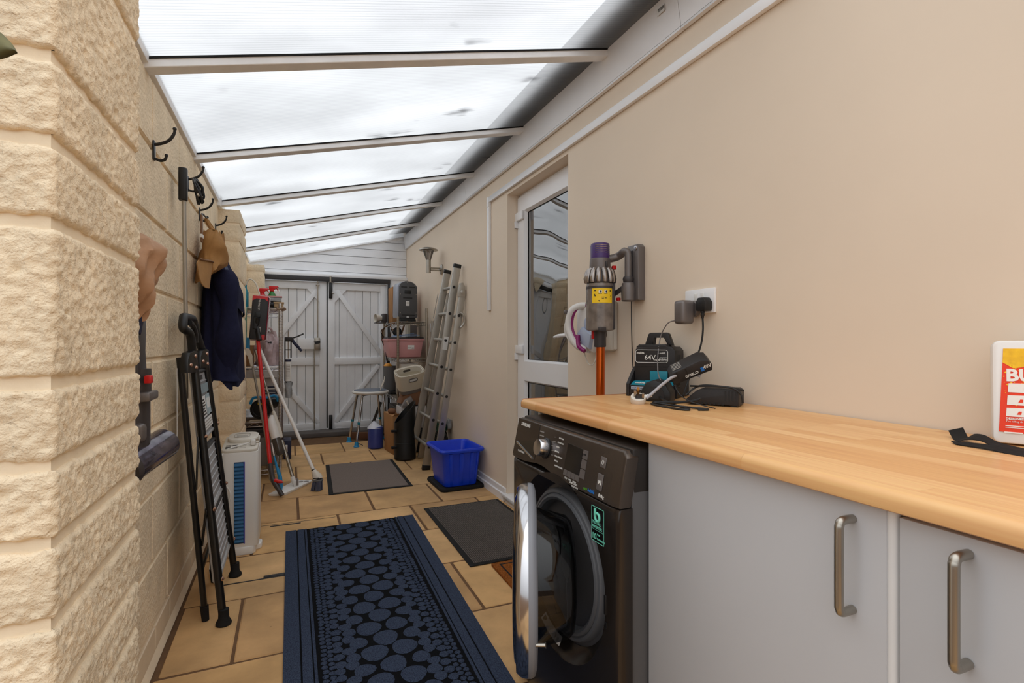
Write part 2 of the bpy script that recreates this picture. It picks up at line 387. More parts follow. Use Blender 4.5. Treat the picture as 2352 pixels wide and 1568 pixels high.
def smoothpath(pts, n=6):
    P = [Vector(p) for p in pts]; out = []
    for i in range(len(P) - 1):
        p0 = P[max(i - 1, 0)]; p1 = P[i]; p2 = P[i + 1]; p3 = P[min(i + 2, len(P) - 1)]
        for k in range(n):
            t = k / n
            out.append(.5 * ((2 * p1) + (p2 - p0) * t + (2 * p0 - 5 * p1 + 4 * p2 - p3) * t * t + (3 * p1 - p0 - 3 * p2 + p3) * t ** 3))
    out.append(P[-1]); return out

XR = 1.355; XL = -.4245; YF = 6.5; XP = -.299
def roofz(x): return 1.995 + (x + .41) * .2384

# ================================================================== SETTING
# ---- floor: grout bed with every slab its own piece
fl = struct(finish('floor', B().box(-.62, 1.75, .9, 6.9, -.12, -.0035).box(-7, 1.63, -7, .9, -.12, -.0035), M_grout))
ROWY = [1.99 + .4835 * k for k in range(-7, 9)]
for r in range(len(ROWY) - 1):
    k = r - 7
    y0, y1 = ROWY[r] + .006, ROWY[r + 1] - .006
    if k == 8: break
    off = -.182 if k % 2 == 0 else .047
    xs = sorted([off + .4575 * i for i in range(-3, 5)])
    xs = [x for x in xs if -.415 < x < 1.33]
    xs = [-.40] + xs + [1.35]
    for a, b in zip(xs, xs[1:]):
        if b - a < .04: continue
        dz = random.uniform(-.0012, .0012)
        g = B().box(a + .006, b - .006, y0, y1, -.03, dz, bev=.004, seg=1)
        for vv in g.bm.verts:
            if vv.co.z > -.02: vv.co.x += random.uniform(-.0015, .0015); vv.co.y += random.uniform(-.0015, .0015)
        finish('paving_slab', g, random.choice(SLABM), fl)
# slotted drain and access strips let into the paving
for n, (x0, x1, y0, y1, h) in {'drain_slot': (-.30, -.02, 2.634, 2.642, .0016), 'drain_cover': (-.112, .02, 2.642, 2.664, .004), 'cover_handle': (-.106, .06, 3.355, 3.368, .003), 'cover_seam': (-.18, .26, 3.388, 3.393, .0016)}.items():
    finish(n, B().box(x0, x1, y0, y1, -.004, h, bev=.0007), M_strip, fl)

# ---- left wall of rough blocks with three piers
wl = struct(finish('wall_left', B().box(-.66, XL - .009, .93, 6.62, 0, 1.975), M_mortar))
CZ = [.121, .345, .583, .7955, 1.028, 1.263, 1.5, 1.737, 1.972]
def jitter(b, a):
    for vv in b.bm.verts: vv.co += Vector((random.uniform(-a, a) * .5, random.uniform(-a, a), random.uniform(-a, a)))
    return b
for c in range(8):
    y = 2.304 + (.2285 if c % 2 else 0) - .457 * 3
    while y < 6.5:
        a, b_ = y + .006, y + .451
        if not (b_ < 1.2):
            g = B().box(-.55, XL, a, min(b_, 6.54), CZ[c] + .007, CZ[c + 1] - .006, bev=.004, seg=1)
            finish('block', jitter(g, .0022), M_block, wl, smooth=0)
        y += .457
y = 1.20
while y < 6.5:
    finish('base_brick', B().box(-.55, XL + .001, y, min(y + .222, 6.54), .03, .114, bev=.003, seg=1), M_basebrick, wl, smooth=0); y += .23
finish('mortar_fillet', B().prism([(XL - .01, 0), (XL + .012, 0), (XL + .006, .016), (XL, .028), (XL - .01, .03)], lambda x, z, t: (x, t, z), 1.2, 6.5), M_mortar, wl)

PZ = [.02, .126, .24, .355, .4815, .582, .695, .808, .9175, 1.031, 1.256, 1.37, 1.487, 1.728, 1.952]
PZ2 = [.02, .24, .4815, .695, .808, 1.031, 1.256, 1.493, 1.74, 1.86, 1.952]
def pier(y0, y1, xf, zs, fine):
    top = zs[-1]
    core = finish('pier', B().box(-.56, xf - .008, y0 + .008, y1 - .004, 0, top - .004), M_mortar, wl)
    for i, (a, b_) in enumerate(zip(zs, zs[1:])):
        z0, z1 = a + .009, b_ - (.009 if i < len(zs) - 2 else 0)
        L1 = XL + .0 ; l1 = xf - L1; l2 = y1 - y0; tot = l1 + l2 + .1
        st = fine
        nu = max(6, int(tot / st)); nv = max(5, int((z1 - z0) / st))
        s1 = l1 / tot; s2 = (l1 + l2) / tot
        bb = B()
        def pos(u, v):
            d = u * tot; z = z0 + (z1 - z0) * v; R = .010
            if d < l1 - R: p = Vector((L1 + d, y0, z)); n = Vector((0, -1, 0))
            elif d < l1 + R:
                t = (d - l1 + R) / (2 * R) * math.pi / 2
                n = Vector((math.sin(t), -math.cos(t), 0)); p = Vector((xf - R, y0 + R, z)) + n * R
            elif d < l1 + l2 - R: p = Vector((xf, y0 + d - l1, z)); n = Vector((1, 0, 0))
            elif d < l1 + l2 + R:
                t = (d - l1 - l2 + R) / (2 * R) * math.pi / 2
                n = Vector((math.cos(t), math.sin(t), 0)); p = Vector((xf - R, y1 - R, z)) + n * R
            else: p = Vector((xf - (d - l1 - l2), y1, z)); n = Vector((0, 1, 0))
            e = min(v, 1 - v) * (z1 - z0)
            k = min(1, e / .007)
            hgt = nz(p, 55, 1) * .0024 + nz(p, 105, 2) * .0030 - max(0, nz(p, 80, 6) - .25) * .008 + nz(p, 14, 3) * .0016
            p += n * (hgt * (.35 + .65 * k) - (1 - k) ** 2 * .0045)
            p.z += (1 - k) * nz(p, 45, 5) * .005
            return p
        g = bb.grid(pos, nu, nv)
        lo = [bb.v((q.co.x * .0 + min(q.co.x, xf) - (.02 if q.co.x > L1 + .02 else 0), q.co.y + (.02 if q.co.y < y0 + .01 else 0), z0)) for q in g[0]]
        hi = [bb.v((min(q.co.x, xf) - (.02 if q.co.x > L1 + .02 else 0), q.co.y + (.02 if q.co.y < y0 + .01 else 0), z1)) for q in g[-1]]
        for k in range(nu - 1):
            bb.f([lo[k], lo[k + 1], g[0][k + 1], g[0][k]]); bb.f([g[-1][k], g[-1][k + 1], hi[k + 1], hi[k]])
        if i == len(zs) - 2: bb.box(-.5, xf - .006, y0 + .006, y1 - .006, top - .02, top - .002)
        finish('block', bb, M_block, core, smooth=60)
pier(.911, 1.353, XP, PZ, .0042)
pier(3.833, 4.31, XP, PZ2, .016)
pier(6.20, 6.46, -.256, [.02, .24, .4815, .695, .92, 1.15, 1.38, 1.61, 1.84, 1.918], .03)

# ---- right wall, smooth cream render with the door opening
bw = B()
bw.box(XR, 1.63, -1.9, 2.4055, 0, 2.52); bw.box(XR, 1.63, 3.243, 6.75, 0, 2.52)
bw.box(XR, 1.63, 2.4055, 3.243, 2.085, 2.52); bw.box(XR + .06, 1.63, 2.4055, 3.243, 0, .03)
bw.box(XR, 1.63, -7, -1.9, 0, 2.52)
wr = struct(finish('wall_right', bw, M_render, smooth=0))
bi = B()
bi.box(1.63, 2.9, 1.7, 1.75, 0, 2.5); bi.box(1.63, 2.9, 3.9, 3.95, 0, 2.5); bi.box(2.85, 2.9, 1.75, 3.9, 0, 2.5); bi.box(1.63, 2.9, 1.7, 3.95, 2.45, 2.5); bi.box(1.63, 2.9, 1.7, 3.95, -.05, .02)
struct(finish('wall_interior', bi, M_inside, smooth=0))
bb = B()
bb.prism([(0, 0), (-.020, 0), (-.020, .048), (-.010, .052), (-.010, .086), (-.006, .09), (0, .09)], lambda x, z, t: (XR + x, t, z), 3.265, 6.45)
struct(finish('baseboard_right', bb, M_upvc))

# ---- roof: twin-wall sheets between rafters, plate, fascia, flashing
ceil = root_struct('ceiling', (.45, 2.5, 2.2))
RY = [1.97 + .915 * k for k in range(-1, 6)]   # the lean-to begins at the near pier; the camera stands just outside it
for y0 in RY:
    xa, xb = -.60, 1.325
    P = []
    for z_off in (-.032, 0):
        P += [(xa, y0, roofz(xa) + z_off), (xb, y0, roofz(xb) + z_off), (xb, y0 + .055, roofz(xb) + z_off), (xa, y0 + .055, roofz(xa) + z_off)]
    rf = finish('rafter', B().hexa(P, bev=.002, seg=1), M_frame, ceil)
    P = []
    for z_off in (-.006, .0005):
        P += [(xa, y0 - .005, roofz(xa) + z_off), (xb, y0 - .005, roofz(xb) + z_off), (xb, y0 - .0003, roofz(xb) + z_off), (xa, y0 - .0003, roofz(xa) + z_off)]
    finish('gasket', B().hexa(P), M_blackmatt, rf)
for a, b_ in zip(RY, RY[1:] + [6.56]):
    y0, y1 = a + .03, b_ + .025
    P = []
    for z_off in (.001, .011):
        P += [(-.66, y0, roofz(-.66) + z_off), (1.345, y0, roofz(1.345) + z_off), (1.345, y1, roofz(1.345) + z_off), (-.66, y1, roofz(-.66) + z_off)]
    finish('roof_sheet', B().hexa(P), M_roof, ceil, smooth=0)
P = []
for z_off in (.06, .066):
    P += [(1.14, 1.05, roofz(1.14) + z_off), (1.40, 1.05, roofz(1.40) + z_off), (1.40, 6.6, roofz(1.40) + z_off), (1.14, 6.6, roofz(1.14) + z_off)]
finish('lead_flashing', B().hexa(P), mat('lead', (84, 86, 90), .7), ceil)
finish('wall_plate', B().prism([(-.45, 1.977), (-.414, 1.977), (-.410, 2.0), (-.414, 2.012), (-.45, 2.012)], lambda x, z, t: (x, t, z), 1.30, 6.5), M_frame, ceil)
finish('end_cap', B().prism([(-.45, 1.95), (-.405, 1.95), (-.401, 2.02), (-.45, 2.02)], lambda x, z, t: (x, t, z), 3.74, 3.80, bev=.003), M_frame, ceil)

tf = root_struct('trim_1', (1.33, 2.5, 2.3))
for y0, y1 in ((1.05, 1.519), (1.5215, 4.059), (4.0615, 6.535)):
    fb = finish('fascia_board', B().prism([(1.334, 2.262), (1.3095, 2.403), (1.320, 2.407), (1.346, 2.262)], lambda x, z, t: (x, t, z), y0, y1), M_upvc, tf)
    finish('drip_lip', B().prism([(1.332, 2.249), (1.332, 2.2585), (1.350, 2.2585), (1.350, 2.249)], lambda x, z, t: (x, t, z), y0, y1, bev=.001), M_upvc, fb)
    finish('groove', B().prism([(1.3365, 2.2585), (1.3365, 2.262), (1.348, 2.262), (1.348, 2.2585)], lambda x, z, t: (x, t, z), y0, y1), M_groove, fb)

# ---- far end: horizontal cladding above the double doors
wb = root_struct('wall_back', (.5, 6.56, 1.9))
finish('backing', B().prism([(-.66, 1.86), (1.36, 1.86), (1.36, roofz(1.36)), (-.66, roofz(-.66))], lambda x, z, t: (x, t, z), 6.575, 6.62), M_groove, wb)
zs = [1.885, 1.925, 2.025, 2.125, 2.223, 2.32, 2.42]
for z0, z1 in zip(zs, zs[1:]):
    a = z0 + .002; b_ = z1 - .003
    xl = max(-.66, (a + .006 - 1.995) / .2384 - .41); 
    pts = [(max(xl, -.66), a), (1.353, a)]
    zt = roofz(1.353) - .006
    if b_ < zt: pts.append((1.353, b_))
    else: pts.append((1.353, zt))
    xt = (b_ + .006 - 1.995) / .2384 - .41
    if xt < 1.353 and b_ < zt: pts.append((max(xt, -.66), b_))
    if roofz(-.66) - .006 > a and xt > -.66: pts.append((-.66, roofz(-.66) - .006))
    finish('cladding_board', B().prism(pts, lambda x, z, t: (x, t + (z - a) * .05, z), 6.545, 6.572), M_paintwhite, wb, smooth=0)
def slope_strip(x0, x1, d0, d1, ya, yb):
    return B().hexa([(x0, ya, roofz(x0) - d1), (x1, ya, roofz(x1) - d1), (x1, yb, roofz(x1) - d1), (x0, yb, roofz(x0) - d1), (x0, ya, roofz(x0) - d0), (x1, ya, roofz(x1) - d0), (x1, yb, roofz(x1) - d0), (x0, yb, roofz(x0) - d0)])
finish('edge_bead', slope_strip(-.42, 1.31, .001, .016, 6.52, 6.56), M_paintwhite, wb)
t3 = root_struct('trim_2', (.5, 6.5, 1.85))
finish('head_board', B().box(-.42, 1.353, 6.47, 6.57, 1.852, 1.885, bev=.003), M_paintwhite, t3)
finish('head_shadow_board', B().box(-.42, 1.21, 6.50, 6.56, 1.80, 1.853), M_paintwhite, t3)
finish('jamb_board', B().box(1.145, 1.353, 6.485, 6.57, .0, 1.852, bev=.003), M_paintwhite, t3)
finish('jamb_board', B().box(-.56, -.33, 6.485, 6.57, .0, 1.852, bev=.003), M_paintwhite, t3)

d2 = root_struct('door_2', (.4, 6.5, .06))
finish('black_head_rail', B().box(-.30, 1.135, 6.462, 6.50, 1.797, 1.850, bev=.002), M_darkbar, d2)
finish('black_side_rail', B().box(1.105, 1.135, 6.462, 6.50, .06, 1.80, bev=.002), M_darkbar, d2)
finish('threshold_board', B().box(-.42, 1.353, 6.275, 6.60, .0, .05, bev=.003), M_sill, d2)
def leaf(x0, x1, hinge_left):
    yo, yi = 6.50, 6.525
    b = B()
    sw = .078
    b.box(x0, x0 + sw, yo, yi + .02, .055, 1.795, bev=.003); b.box(x1 - sw, x1, yo, yi + .02, .055, 1.795, bev=.003)
    for a, c in ((.06, .13), (.815, .899), (1.705, 1.793)): b.box(x0 + .04, x1 - .04, yo + .001, yi + .02, a, c, bev=.003)
    lf = finish('door_leaf', b, M_paintwhite, d2)
    x = x0 + .04
    while x < x1 - .05:
        finish('board', B().box(x + .0015, min(x + .0895, x1 - .03), yi, yi + .018, .08, 1.76, bev=.003, seg=1), M_paintwhite, lf, smooth=0)
        x += .0915
    finish('backing_sheet', B().box(x0 + .02, x1 - .02, yi + .016, yi + .03, .07, 1.78), M_groove, lf)
    if hinge_left: up = ((x1 - .10, 1.70), (x0 + .05, .91)); lo = ((x0 + .10, .80), (x1 - .09, .13)); cx, sg = x1 - .075, -1
    else: up = ((x0 + .10, 1.70), (x1 - .05, .91)); lo = ((x1 - .10, .80), (x0 + .09, .13)); cx, sg = x0 + .075, 1
    for (a, b_) in (up, lo):
        finish('brace', B().bar((a[0], yo + .012, a[1]), (b_[0], yo + .012, b_[1]), .05, .022, side=(0, 0, 1), bev=.002), M_paintwhite, lf)
    finish('gusset', B().prism([(cx, 1.71), (cx + sg * .14, 1.71), (cx, 1.55)], lambda x, z, t: (x, t, z), yo + .002, yi), M_paintwhite, lf)
    return lf
l1 = leaf(-.33, .397, True); l2 = leaf(.412, 1.103, False)
finish('meeting_gap', B().box(.396, .413, 6.53, 6.56, .06, 1.80), M_blackmatt, d2)
finish('bolt_rod', B().tube([(.300, 6.475, 1.86), (.300, 6.475, 1.80), (.300, 6.475, 1.12)], .006), M_steel, d2)
finish('bolt_rod', B().tube([(.262, 6.475, 1.06), (.262, 6.475, .06)], .006), M_steel, d2)
finish('bolt_keep', B().box(.28, .32, 6.47, 6.50, 1.745, 1.76, bev=.002).box(.285, .315, 6.465, 6.5, 1.84, 1.86), M_steel, d2)
finish('lock_box', B().box(.085, .335, 6.47, 6.50, 1.0, 1.125, bev=.004), M_paintwhite, d2)
lk = finish('lock_case', B().box(.262, .325, 6.445, 6.47, .985, 1.135, bev=.004), M_steel, d2)
finish('lock_latch', B().prism([(.255, 1.09), (.325, 1.10), (.325, 1.07), (.275, 1.055)], lambda x, z, t: (x, t, z), 6.435, 6.446), M_black, lk)
finish('hinge_plate', B().box(.425, .463, 6.478, 6.50, 1.60, 1.785, bev=.003), M_blackmetal, d2)
finish('hinge_stay', B().tube([(.44, 6.47, 1.86), (.44, 6.47, 1.79)], .012).tube([(.455, 6.47, 1.665), (.485, 6.465, 1.655)], .008), M_steel, d2)
finish('floor_bolt', B().box(.425, .463, 6.475, 6.50, .05, .22, bev=.003), M_blackmetal, d2)

# ---- glazed white door in the right wall
d1 = root_struct('door_1', (1.43, 2.82, .06))
yA, yB = 2.4055, 3.243
b = B()
b.box(1.44, 1.50, yA, yA + .06, .03, 2.085, bev=.003); b.box(1.44, 1.50, yB - .012, yB, .03, 2.085); b.box(1.44, 1.50, yA, yB, 2.04, 2.085, bev=.003)
finish('door_frame', b, M_upvc, d1)
b = B()
ly0, ly1 = yA + .035, yB - .006
def ringframe(b, y0, y1, z0, z1, yi0, yi1, zi0, zi1, xf, xb, bead):
    # mitred frame between an outer and an inner rectangle, with a sloped glazing bead
    O = [(y0, z0), (y1, z0), (y1, z1), (y0, z1)]; I = [(yi0, zi0), (yi1, zi0), (yi1, zi1), (yi0, zi1)]
    J = [(yi0 + bead, zi0 + bead), (yi1 - bead, zi0 + bead), (yi1 - bead, zi1 - bead), (yi0 + bead, zi1 - bead)]
    o = [b.v((xf, *p)) for p in O]; i = [b.v((xf, *p)) for p in I]; j = [b.v((xb, *p)) for p in J]; ob = [b.v((xb + .02, *p)) for p in O]; jb = [b.v((xb + .02, *p)) for p in J]
    for k in range(4):
        n = (k + 1) % 4
        b.f([o[k], o[n], i[n], i[k]]); b.f([i[k], i[n], j[n], j[k]]); b.f([ob[k], o[k], o[n], ob[n]][::-1]); b.f([j[k], j[n], jb[n], jb[k]]); b.f([ob[k], ob[n], jb[n], jb[k]])
zM = .885
ringframe(b, ly0, ly1, zM, 2.065, 2.545, 3.135, .958, 1.962, 1.43, 1.452, .012)
ringframe(b, ly0, ly1, .07, zM, 2.545, 3.135, .185, .832, 1.43, 1.452, .012)
lf = finish('door_leaf', b, M_upvc, d1, smooth=20)
for z0, z1 in ((.966, 1.954), (.193, .824)):
    finish('pane', B().box(1.456, 1.460, 2.552, 3.128, z0, z1), M_glass, lf, smooth=0)
    g = B()
    for (a, c, e, f_) in ((2.550, 2.557, z0, z1), (3.116, 3.124, z0, z1)): g.box(1.4525, 1.4545, a, c, e, f_)
    for (e, f_) in ((z0, z0 + .007), (z1 - .008, z1)): g.box(1.4525, 1.4545, 2.55, 3.124, e, f_)
    finish('glazing_gasket', g, M_blackmatt, lf, smooth=0)
for z in (1.905, 1.01):
    hg = finish('hinge', B().box(1.412, 1.43, 3.13, 3.262, z, z + .055, bev=.003), M_upvc, d1)
    finish('hinge_pin', B().cyl((1.418, 3.243, z - .045), (1.418, 3.243, z), .011).box(1.406, 1.44, 3.226, 3.243, z - .045, z - .002, bev=.003), M_upvc, hg)
hn = finish('lever_handle', B().tube(smoothpath([(1.43, 2.475, 1.125), (1.385, 2.475, 1.125), (1.378, 2.50, 1.124), (1.378, 2.56, 1.121), (1.382, 2.615, 1.115)]), [.011] * 12 + [.010] * 8 + [.007] * 5, 10), M_upvc, d1)
finish('handle_plate', B().box(1.42, 1.432, 2.458, 2.492, .99, 1.19, bev=.004), M_upvc, hn)
finish('key_cylinder', B().box(1.414, 1.424, 2.468, 2.482, 1.02, 1.05, bev=.003), M_steel, hn)
b = B(); b.box(1.322, 1.50, 2.33, 3.262, .035, .058, bev=.003); b.box(1.34, 1.50, 2.40, 3.25, .0, .036)
finish('door_sill', b, M_upvc, d1)

# ================================================================== WORKTOP, CABINETS, WASHING MACHINE
WT = .891
wt = thing('worktop', 'long beech-effect laminate worktop with rounded front edge over the washing machine', 'worktop', (1.05, .3, WT - .03))
X0 = .735
prof = [(XR - .006, WT), (XR - .006, WT - .029), (X0 + .004, WT - .029), (X0 + .001, WT - .027), (X0, WT - .023)]
for k in range(7):
    a = math.pi - k / 6 * math.pi / 2
    prof.append((X0 + .014 + .014 * math.cos(a), WT - .014 + .014 * math.sin(a)))
finish('top_board', B().prism(prof, lambda x, z, t: (x, t, z), -.9, 1.634), M_top, wt, smooth=40)
M_edge = mat('worktop_edging', (168, 96, 52), .4, var=.08)
pe = [(x if x > X0 + .02 else x, z) for x, z in prof]
finish('edge_strip', B().prism(pe, lambda x, z, t: (x, t, z + (.0012 if z > WT - .002 else 0)), 1.634, 1.6365), M_edge, wt)

finish('support_panel', B().box(.795, 1.335, 1.606, 1.624, 0, WT - .029), M_carcass, wt)
def handle(y, z, par):
    r = .0062
    P = smoothpath([(.754, y, z), (.731, y, z), (.725, y, z - .006), (.724, y, z - .02), (.724, y, z - .112), (.725, y, z - .126), (.731, y, z - .132), (.754, y, z - .132)], 5)
    return finish('bar_handle', B().tube(P, r, 12), M_steel, par)
def cabinet(y0, y1, ztop, hy, hz, label, edge):
    t = thing('base_cabinet', label, 'cabinet', (1.05, (y0 + y1) / 2, 0), 'grey base cabinets under the worktop')
    b = B(); b.box(.777, 1.34, y0 + .001, y1 - .001, .15, .861); b.box(.84, 1.30, y0 + .002, y1 - .002, 0, .15)
    finish('carcass', b, M_carcass, t)
    d = finish('cabinet_door', B().box(.755, .774, y0 + (.011 if edge else .003), y1 - .001, .16, ztop, bev=.0015), M_cab, t)
    if edge: finish('lit_edge', B().cyl((.764, y0 + .007, .16), (.764, y0 + .007, ztop), .0085, seg=14), M_cablit, d)  # added pale cylinder paints the light along the door's rounded edge
    handle(hy, hz, d)
    return t
cabinet(.4415, .969, .860, .4985, .832, 'grey base cabinet beside the washing machine with rounded door edge painted pale as if lit', True)
cabinet(-.15, .4375, .853, .3585, .833, 'grey base cabinet nearest the camera, gap above its door, cut by the frame', False)

# ---- washing machine
wm = thing('washing_machine', 'graphite front-loading washing machine with its round door ajar under the worktop', 'washing machine', (.98, 1.27, 0))
Y0, Y1 = .971, 1.571
finish('casing', B().box(.7135, 1.27, Y0 + .004, Y1 - .004, .02, .832, bev=.006), M_machbody, wm)
finish('top_cover', B().box(.716, 1.27, Y0 + .003, Y1 - .003, .742, .845, bev=.006), M_machtop, wm)
for yy in (1.0, 1.53):
    for xx in (.76, 1.22): finish('foot', B().lathe([(.02, 0), (.022, .008), (.014, .012), (.014, .03)], 12, (xx, yy, 0)), M_black, wm)
CY, CZ_ = 1.268, .478
def plate_with_hole(y0, y1, z0, z1, cy, cz, r, xf, xb, rc=.018):
    b = B(); n = 96; O = []; C = []
    for k in range(n):
        a = 2 * math.pi * k / n; dy, dz = math.cos(a), math.sin(a)
        t = min([(y1 - cy) / dy if dy > 1e-9 else 9, (y0 - cy) / dy if dy < -1e-9 else 9, (z1 - cz) / dz if dz > 1e-9 else 9, (z0 - cz) / dz if dz < -1e-9 else 9])
        O.append((cy + dy * t, cz + dz * t)); C.append((cy + dy * r, cz + dz * r))
    # add exact corners
    for (yc, zc) in ((y0, z0), (y1, z0), (y1, z1), (y0, z1)):
        k = min(range(n), key=lambda i: (O[i][0] - yc) ** 2 + (O[i][1] - zc) ** 2); O[k] = (yc, zc)
    def inset(p, d): return (min(max(p[0], y0 + d), y1 - d), min(max(p[1], z0 + d), z1 - d))
    rings = [[b.v((xb, *p)) for p in O], [b.v((xf + rc * .6, *p)) for p in O], [b.v((xf + rc * .25, *inset(p, rc * .25))) for p in O], [b.v((xf, *inset(p, rc * .75))) for p in O], [b.v((xf, *p)) for p in C],
             [b.v((xf + .004, cy + (p[0] - cy) * .985, cz + (p[1] - cz) * .985)) for p in C], [b.v((xf + .028, cy + (p[0] - cy) * .92, cz + (p[1] - cz) * .92)) for p in C], [b.v((xf + .036, cy + (p[0] - cy) * .86, cz + (p[1] - cz) * .86)) for p in C]]
    for A, Bq in zip(rings, rings[1:]):
        for k in range(n): b.f([A[k], A[(k + 1) % n], Bq[(k + 1) % n], Bq[k]])
    return b
fp = finish('front_panel', plate_with_hole(Y0, Y1, .03, .712, CY, CZ_, .245, .675, .7135), M_machfront, wm, smooth=40)
ringp = [(.163, .03), (.164, .004), (.169, -.008), (.176, -.012), (.182, -.010), (.184, -.005), (.188, -.008), (.195, -.007), (.200, 0), (.201, .03)]
finish('door_seal', B().lathe(ringp, 56, (.70, CY, CZ_), (1, 0, 0), caps=False), M_gasket, wm)
dr = finish('drum', B().lathe([(.165, -.004), (.168, .06), (.17, .32), (.16, .345), (.0001, .35)], 48, (.708, CY, CZ_), (1, 0, 0), caps=False), M_drum, wm)
for k in range(3):
    a = k * 2.094 + .5
    M = Matrix.Translation((.86, CY, CZ_)) @ Matrix.Rotation(a, 4, 'X')
    finish('drum_paddle', B(M).prism([(-.03, .166), (.03, .166), (.008, .12), (-.008, .12)], lambda y, z, t: (t, y, z), -.12, .14, bev=.004), M_drum, dr)
# sloping control panel
def PX(z): return .675 + (z - .7145) * .2
low = []
for k in range(25):
    yy = Y1 - (Y1 - Y0) * k / 24
    low.append((yy, .7145 + .013 * math.exp(-((yy - 1.37) / .08) ** 2)))
poly = low + [(Y0, .826), (Y0 + .014, .84), (Y1 - .014, .84), (Y1, .826)]
cp = finish('control_panel', B().prism(poly, lambda y, z, t: (PX(z) + t, y, z), 0, .036, bev=.005), M_panel, wm, smooth=40)
def PP(u, v):   # a point of the sloping panel face, from its own plane
    import math as m
    f = 1190.; t = (u - 1176) / f; wv = (784 - v) / f; s_, c_ = m.sin(YAW), m.cos(YAW)
    d = Vector((s_ + c_ * t, c_ - s_ * t, wv)); o = Vector((0, 0, EYE))
    # plane x - .2 z = .675-.2*.7145
    k = (.675 - .2 * .7145 - (o.x - .2 * o.z)) / (d.x - .2 * d.z)
    return o + d * k
nrm = Vector((-1, 0, .2)).normalized(); ydn = Vector((0, -1, 0)); zup = Vector((.2, 0, 1)).normalized()
def onp(y, z, off=.0006): return Vector((PX(z), y, z)) + nrm * off
text('SAMSUNG', .0145, onp(1.540, .818, .0022), ydn, zup, M_ink, cp, bold=.0003)
# detergent drawer: seam and recessed grip
dw = finish('detergent_drawer', B().prism([(1.569, .722), (1.569, .837), (1.412, .837), (1.412, .731)], lambda y, z, t: (PX(z) - t, y, z), -.004, .0012), M_panel, wm)
finish('grip_recess', B().prism([(1.552, .764), (1.548, .760), (1.424, .738), (1.424, .783), (1.46, .781)], lambda y, z, t: (PX(z) - t, y, z), .0009, .0016), M_screen, dw)
finish('grip_lip', B().prism([(1.552, .766), (1.55, .760), (1.424, .734), (1.424, .738)], lambda y, z, t: (PX(z) - t, y, z), .0008, .0045), M_chrome, dw)
text('ECO BUBBLE', .0085, onp(1.530, .7365, .0022), ydn, Vector((0, 0, 1)), M_ink, cp)
# programme dial with its printed ring
dc = onp(1.352, .7785, 0)
kn = finish('programme_dial', B().lathe([(.0295, 0), (.0295, .004), (.0275, .006)], 36, dc, nrm), M_black, cp)
finish('dial_cap', B().lathe([(.0255, .004), (.025, .026), (.023, .030), (.0001, .031)], 36, dc, nrm), M_chrome, kn)
for k, w_ in enumerate(['SUPER ECO', 'BABY CARE', 'ECO CLEAN', 'DAILY', 'WOOL', 'RINSE', 'SPIN']):
    text(w_, .0052, onp(1.398 + .008 * math.cos(k * .9), .8175 - k * .0115), ydn, zup, M_inkgrey, cp)
for k, w_ in enumerate(['COTTON', 'SYNTHETICS', 'DENIM', 'BEDDING', 'DARK GARMENT', 'SHIRTS', 'OUTDOOR CARE']):
    text(w_, .0058, onp(1.298 - .004 * abs(3 - k), .817 - k * .0125), ydn, zup, M_ink, cp)
for k in range(5):
    z = .819 - k * .0125
    finish('dial_mark', B().prism([(1.303, z), (1.322 - .003 * abs(k - 2), z - .002), (1.322 - .003 * abs(k - 2), z - .0028), (1.303, z - .0009)], lambda y, zz, t: (PX(zz) - t, y, zz), .0002, .0007), M_inkgrey, cp)
# display and touch keys
dp = finish('display', B().prism([(1.232, .748), (1.232, .815), (1.153, .812), (1.153, .745)], lambda y, z, t: (PX(z) - t, y, z), 0, .0012), M_screen, cp)
for k in range(3): finish('touch_key', B().prism([(1.151, .791 - k * .024), (1.151, .8125 - k * .024), (1.128, .812 - k * .024), (1.128, .7905 - k * .024)], lambda y, z, t: (PX(z) - t, y, z), 0, .0014), M_vacgrey, cp)
for k in range(4): finish('touch_key', B().prism([(1.231 - k * .0205, .732), (1.231 - k * .0205, .7465), (1.2125 - k * .0205, .746), (1.2125 - k * .0205, .7315)], lambda y, z, t: (PX(z) - t, y, z), 0, .0014), M_vacgrey, cp)
text('TEMP', .006, onp(1.149, .799, .0016), ydn, zup, M_screen, cp)
for k, w_ in enumerate(['TEMP', 'SPIN', 'RINSE']): text(w_, .0065, onp(1.222 - k * .022, .7235), ydn, zup, M_ink, cp)
pb = finish('power_button', B().prism([(1.068, .788), (1.068, .8125), (1.045, .812), (1.045, .7875)], lambda y, z, t: (PX(z) - t, y, z), 0, .0018, bev=.0006), M_vacgrey, cp)
finish('power_mark', B().tube([onp(1.0565 + .0042 * math.sin(a), .8 + .0048 * math.cos(a), .0022) for a in [.5 + i * .33 for i in range(17)]], .0005, 5).tube([onp(1.0565, .8, .0022), onp(1.0565, .8055, .0022)], .0005, 5), M_ink, pb)
sb = finish('start_button', B().prism([(1.068, .735), (1.068, .773), (1.045, .772), (1.045, .734)], lambda y, z, t: (PX(z) - t, y, z), 0, .0022, bev=.0008), M_vacgrey, cp)
finish('start_mark', B().prism([(1.061, .748), (1.061, .758), (1.0545, .753)], lambda y, z, t: (PX(z) - t, y, z), .0022, .003).prism([(1.053, .748), (1.053, .758), (1.0518, .758), (1.0518, .748)], lambda y, z, t: (PX(z) - t, y, z), .0022, .003).prism([(1.0505, .748), (1.0505, .758), (1.0493, .758), (1.0493, .748)], lambda y, z, t: (PX(z) - t, y, z), .0022, .003), M_ink, sb)
for k, w_ in enumerate(['SMART CHECK', 'CHILD LOCK']): text(w_, .0058, onp(1.19 - k * .008, .7135 + .0 - k * .0) + Vector((0, 0, .006 - .007 * k)), ydn, zup, M_ink, cp)
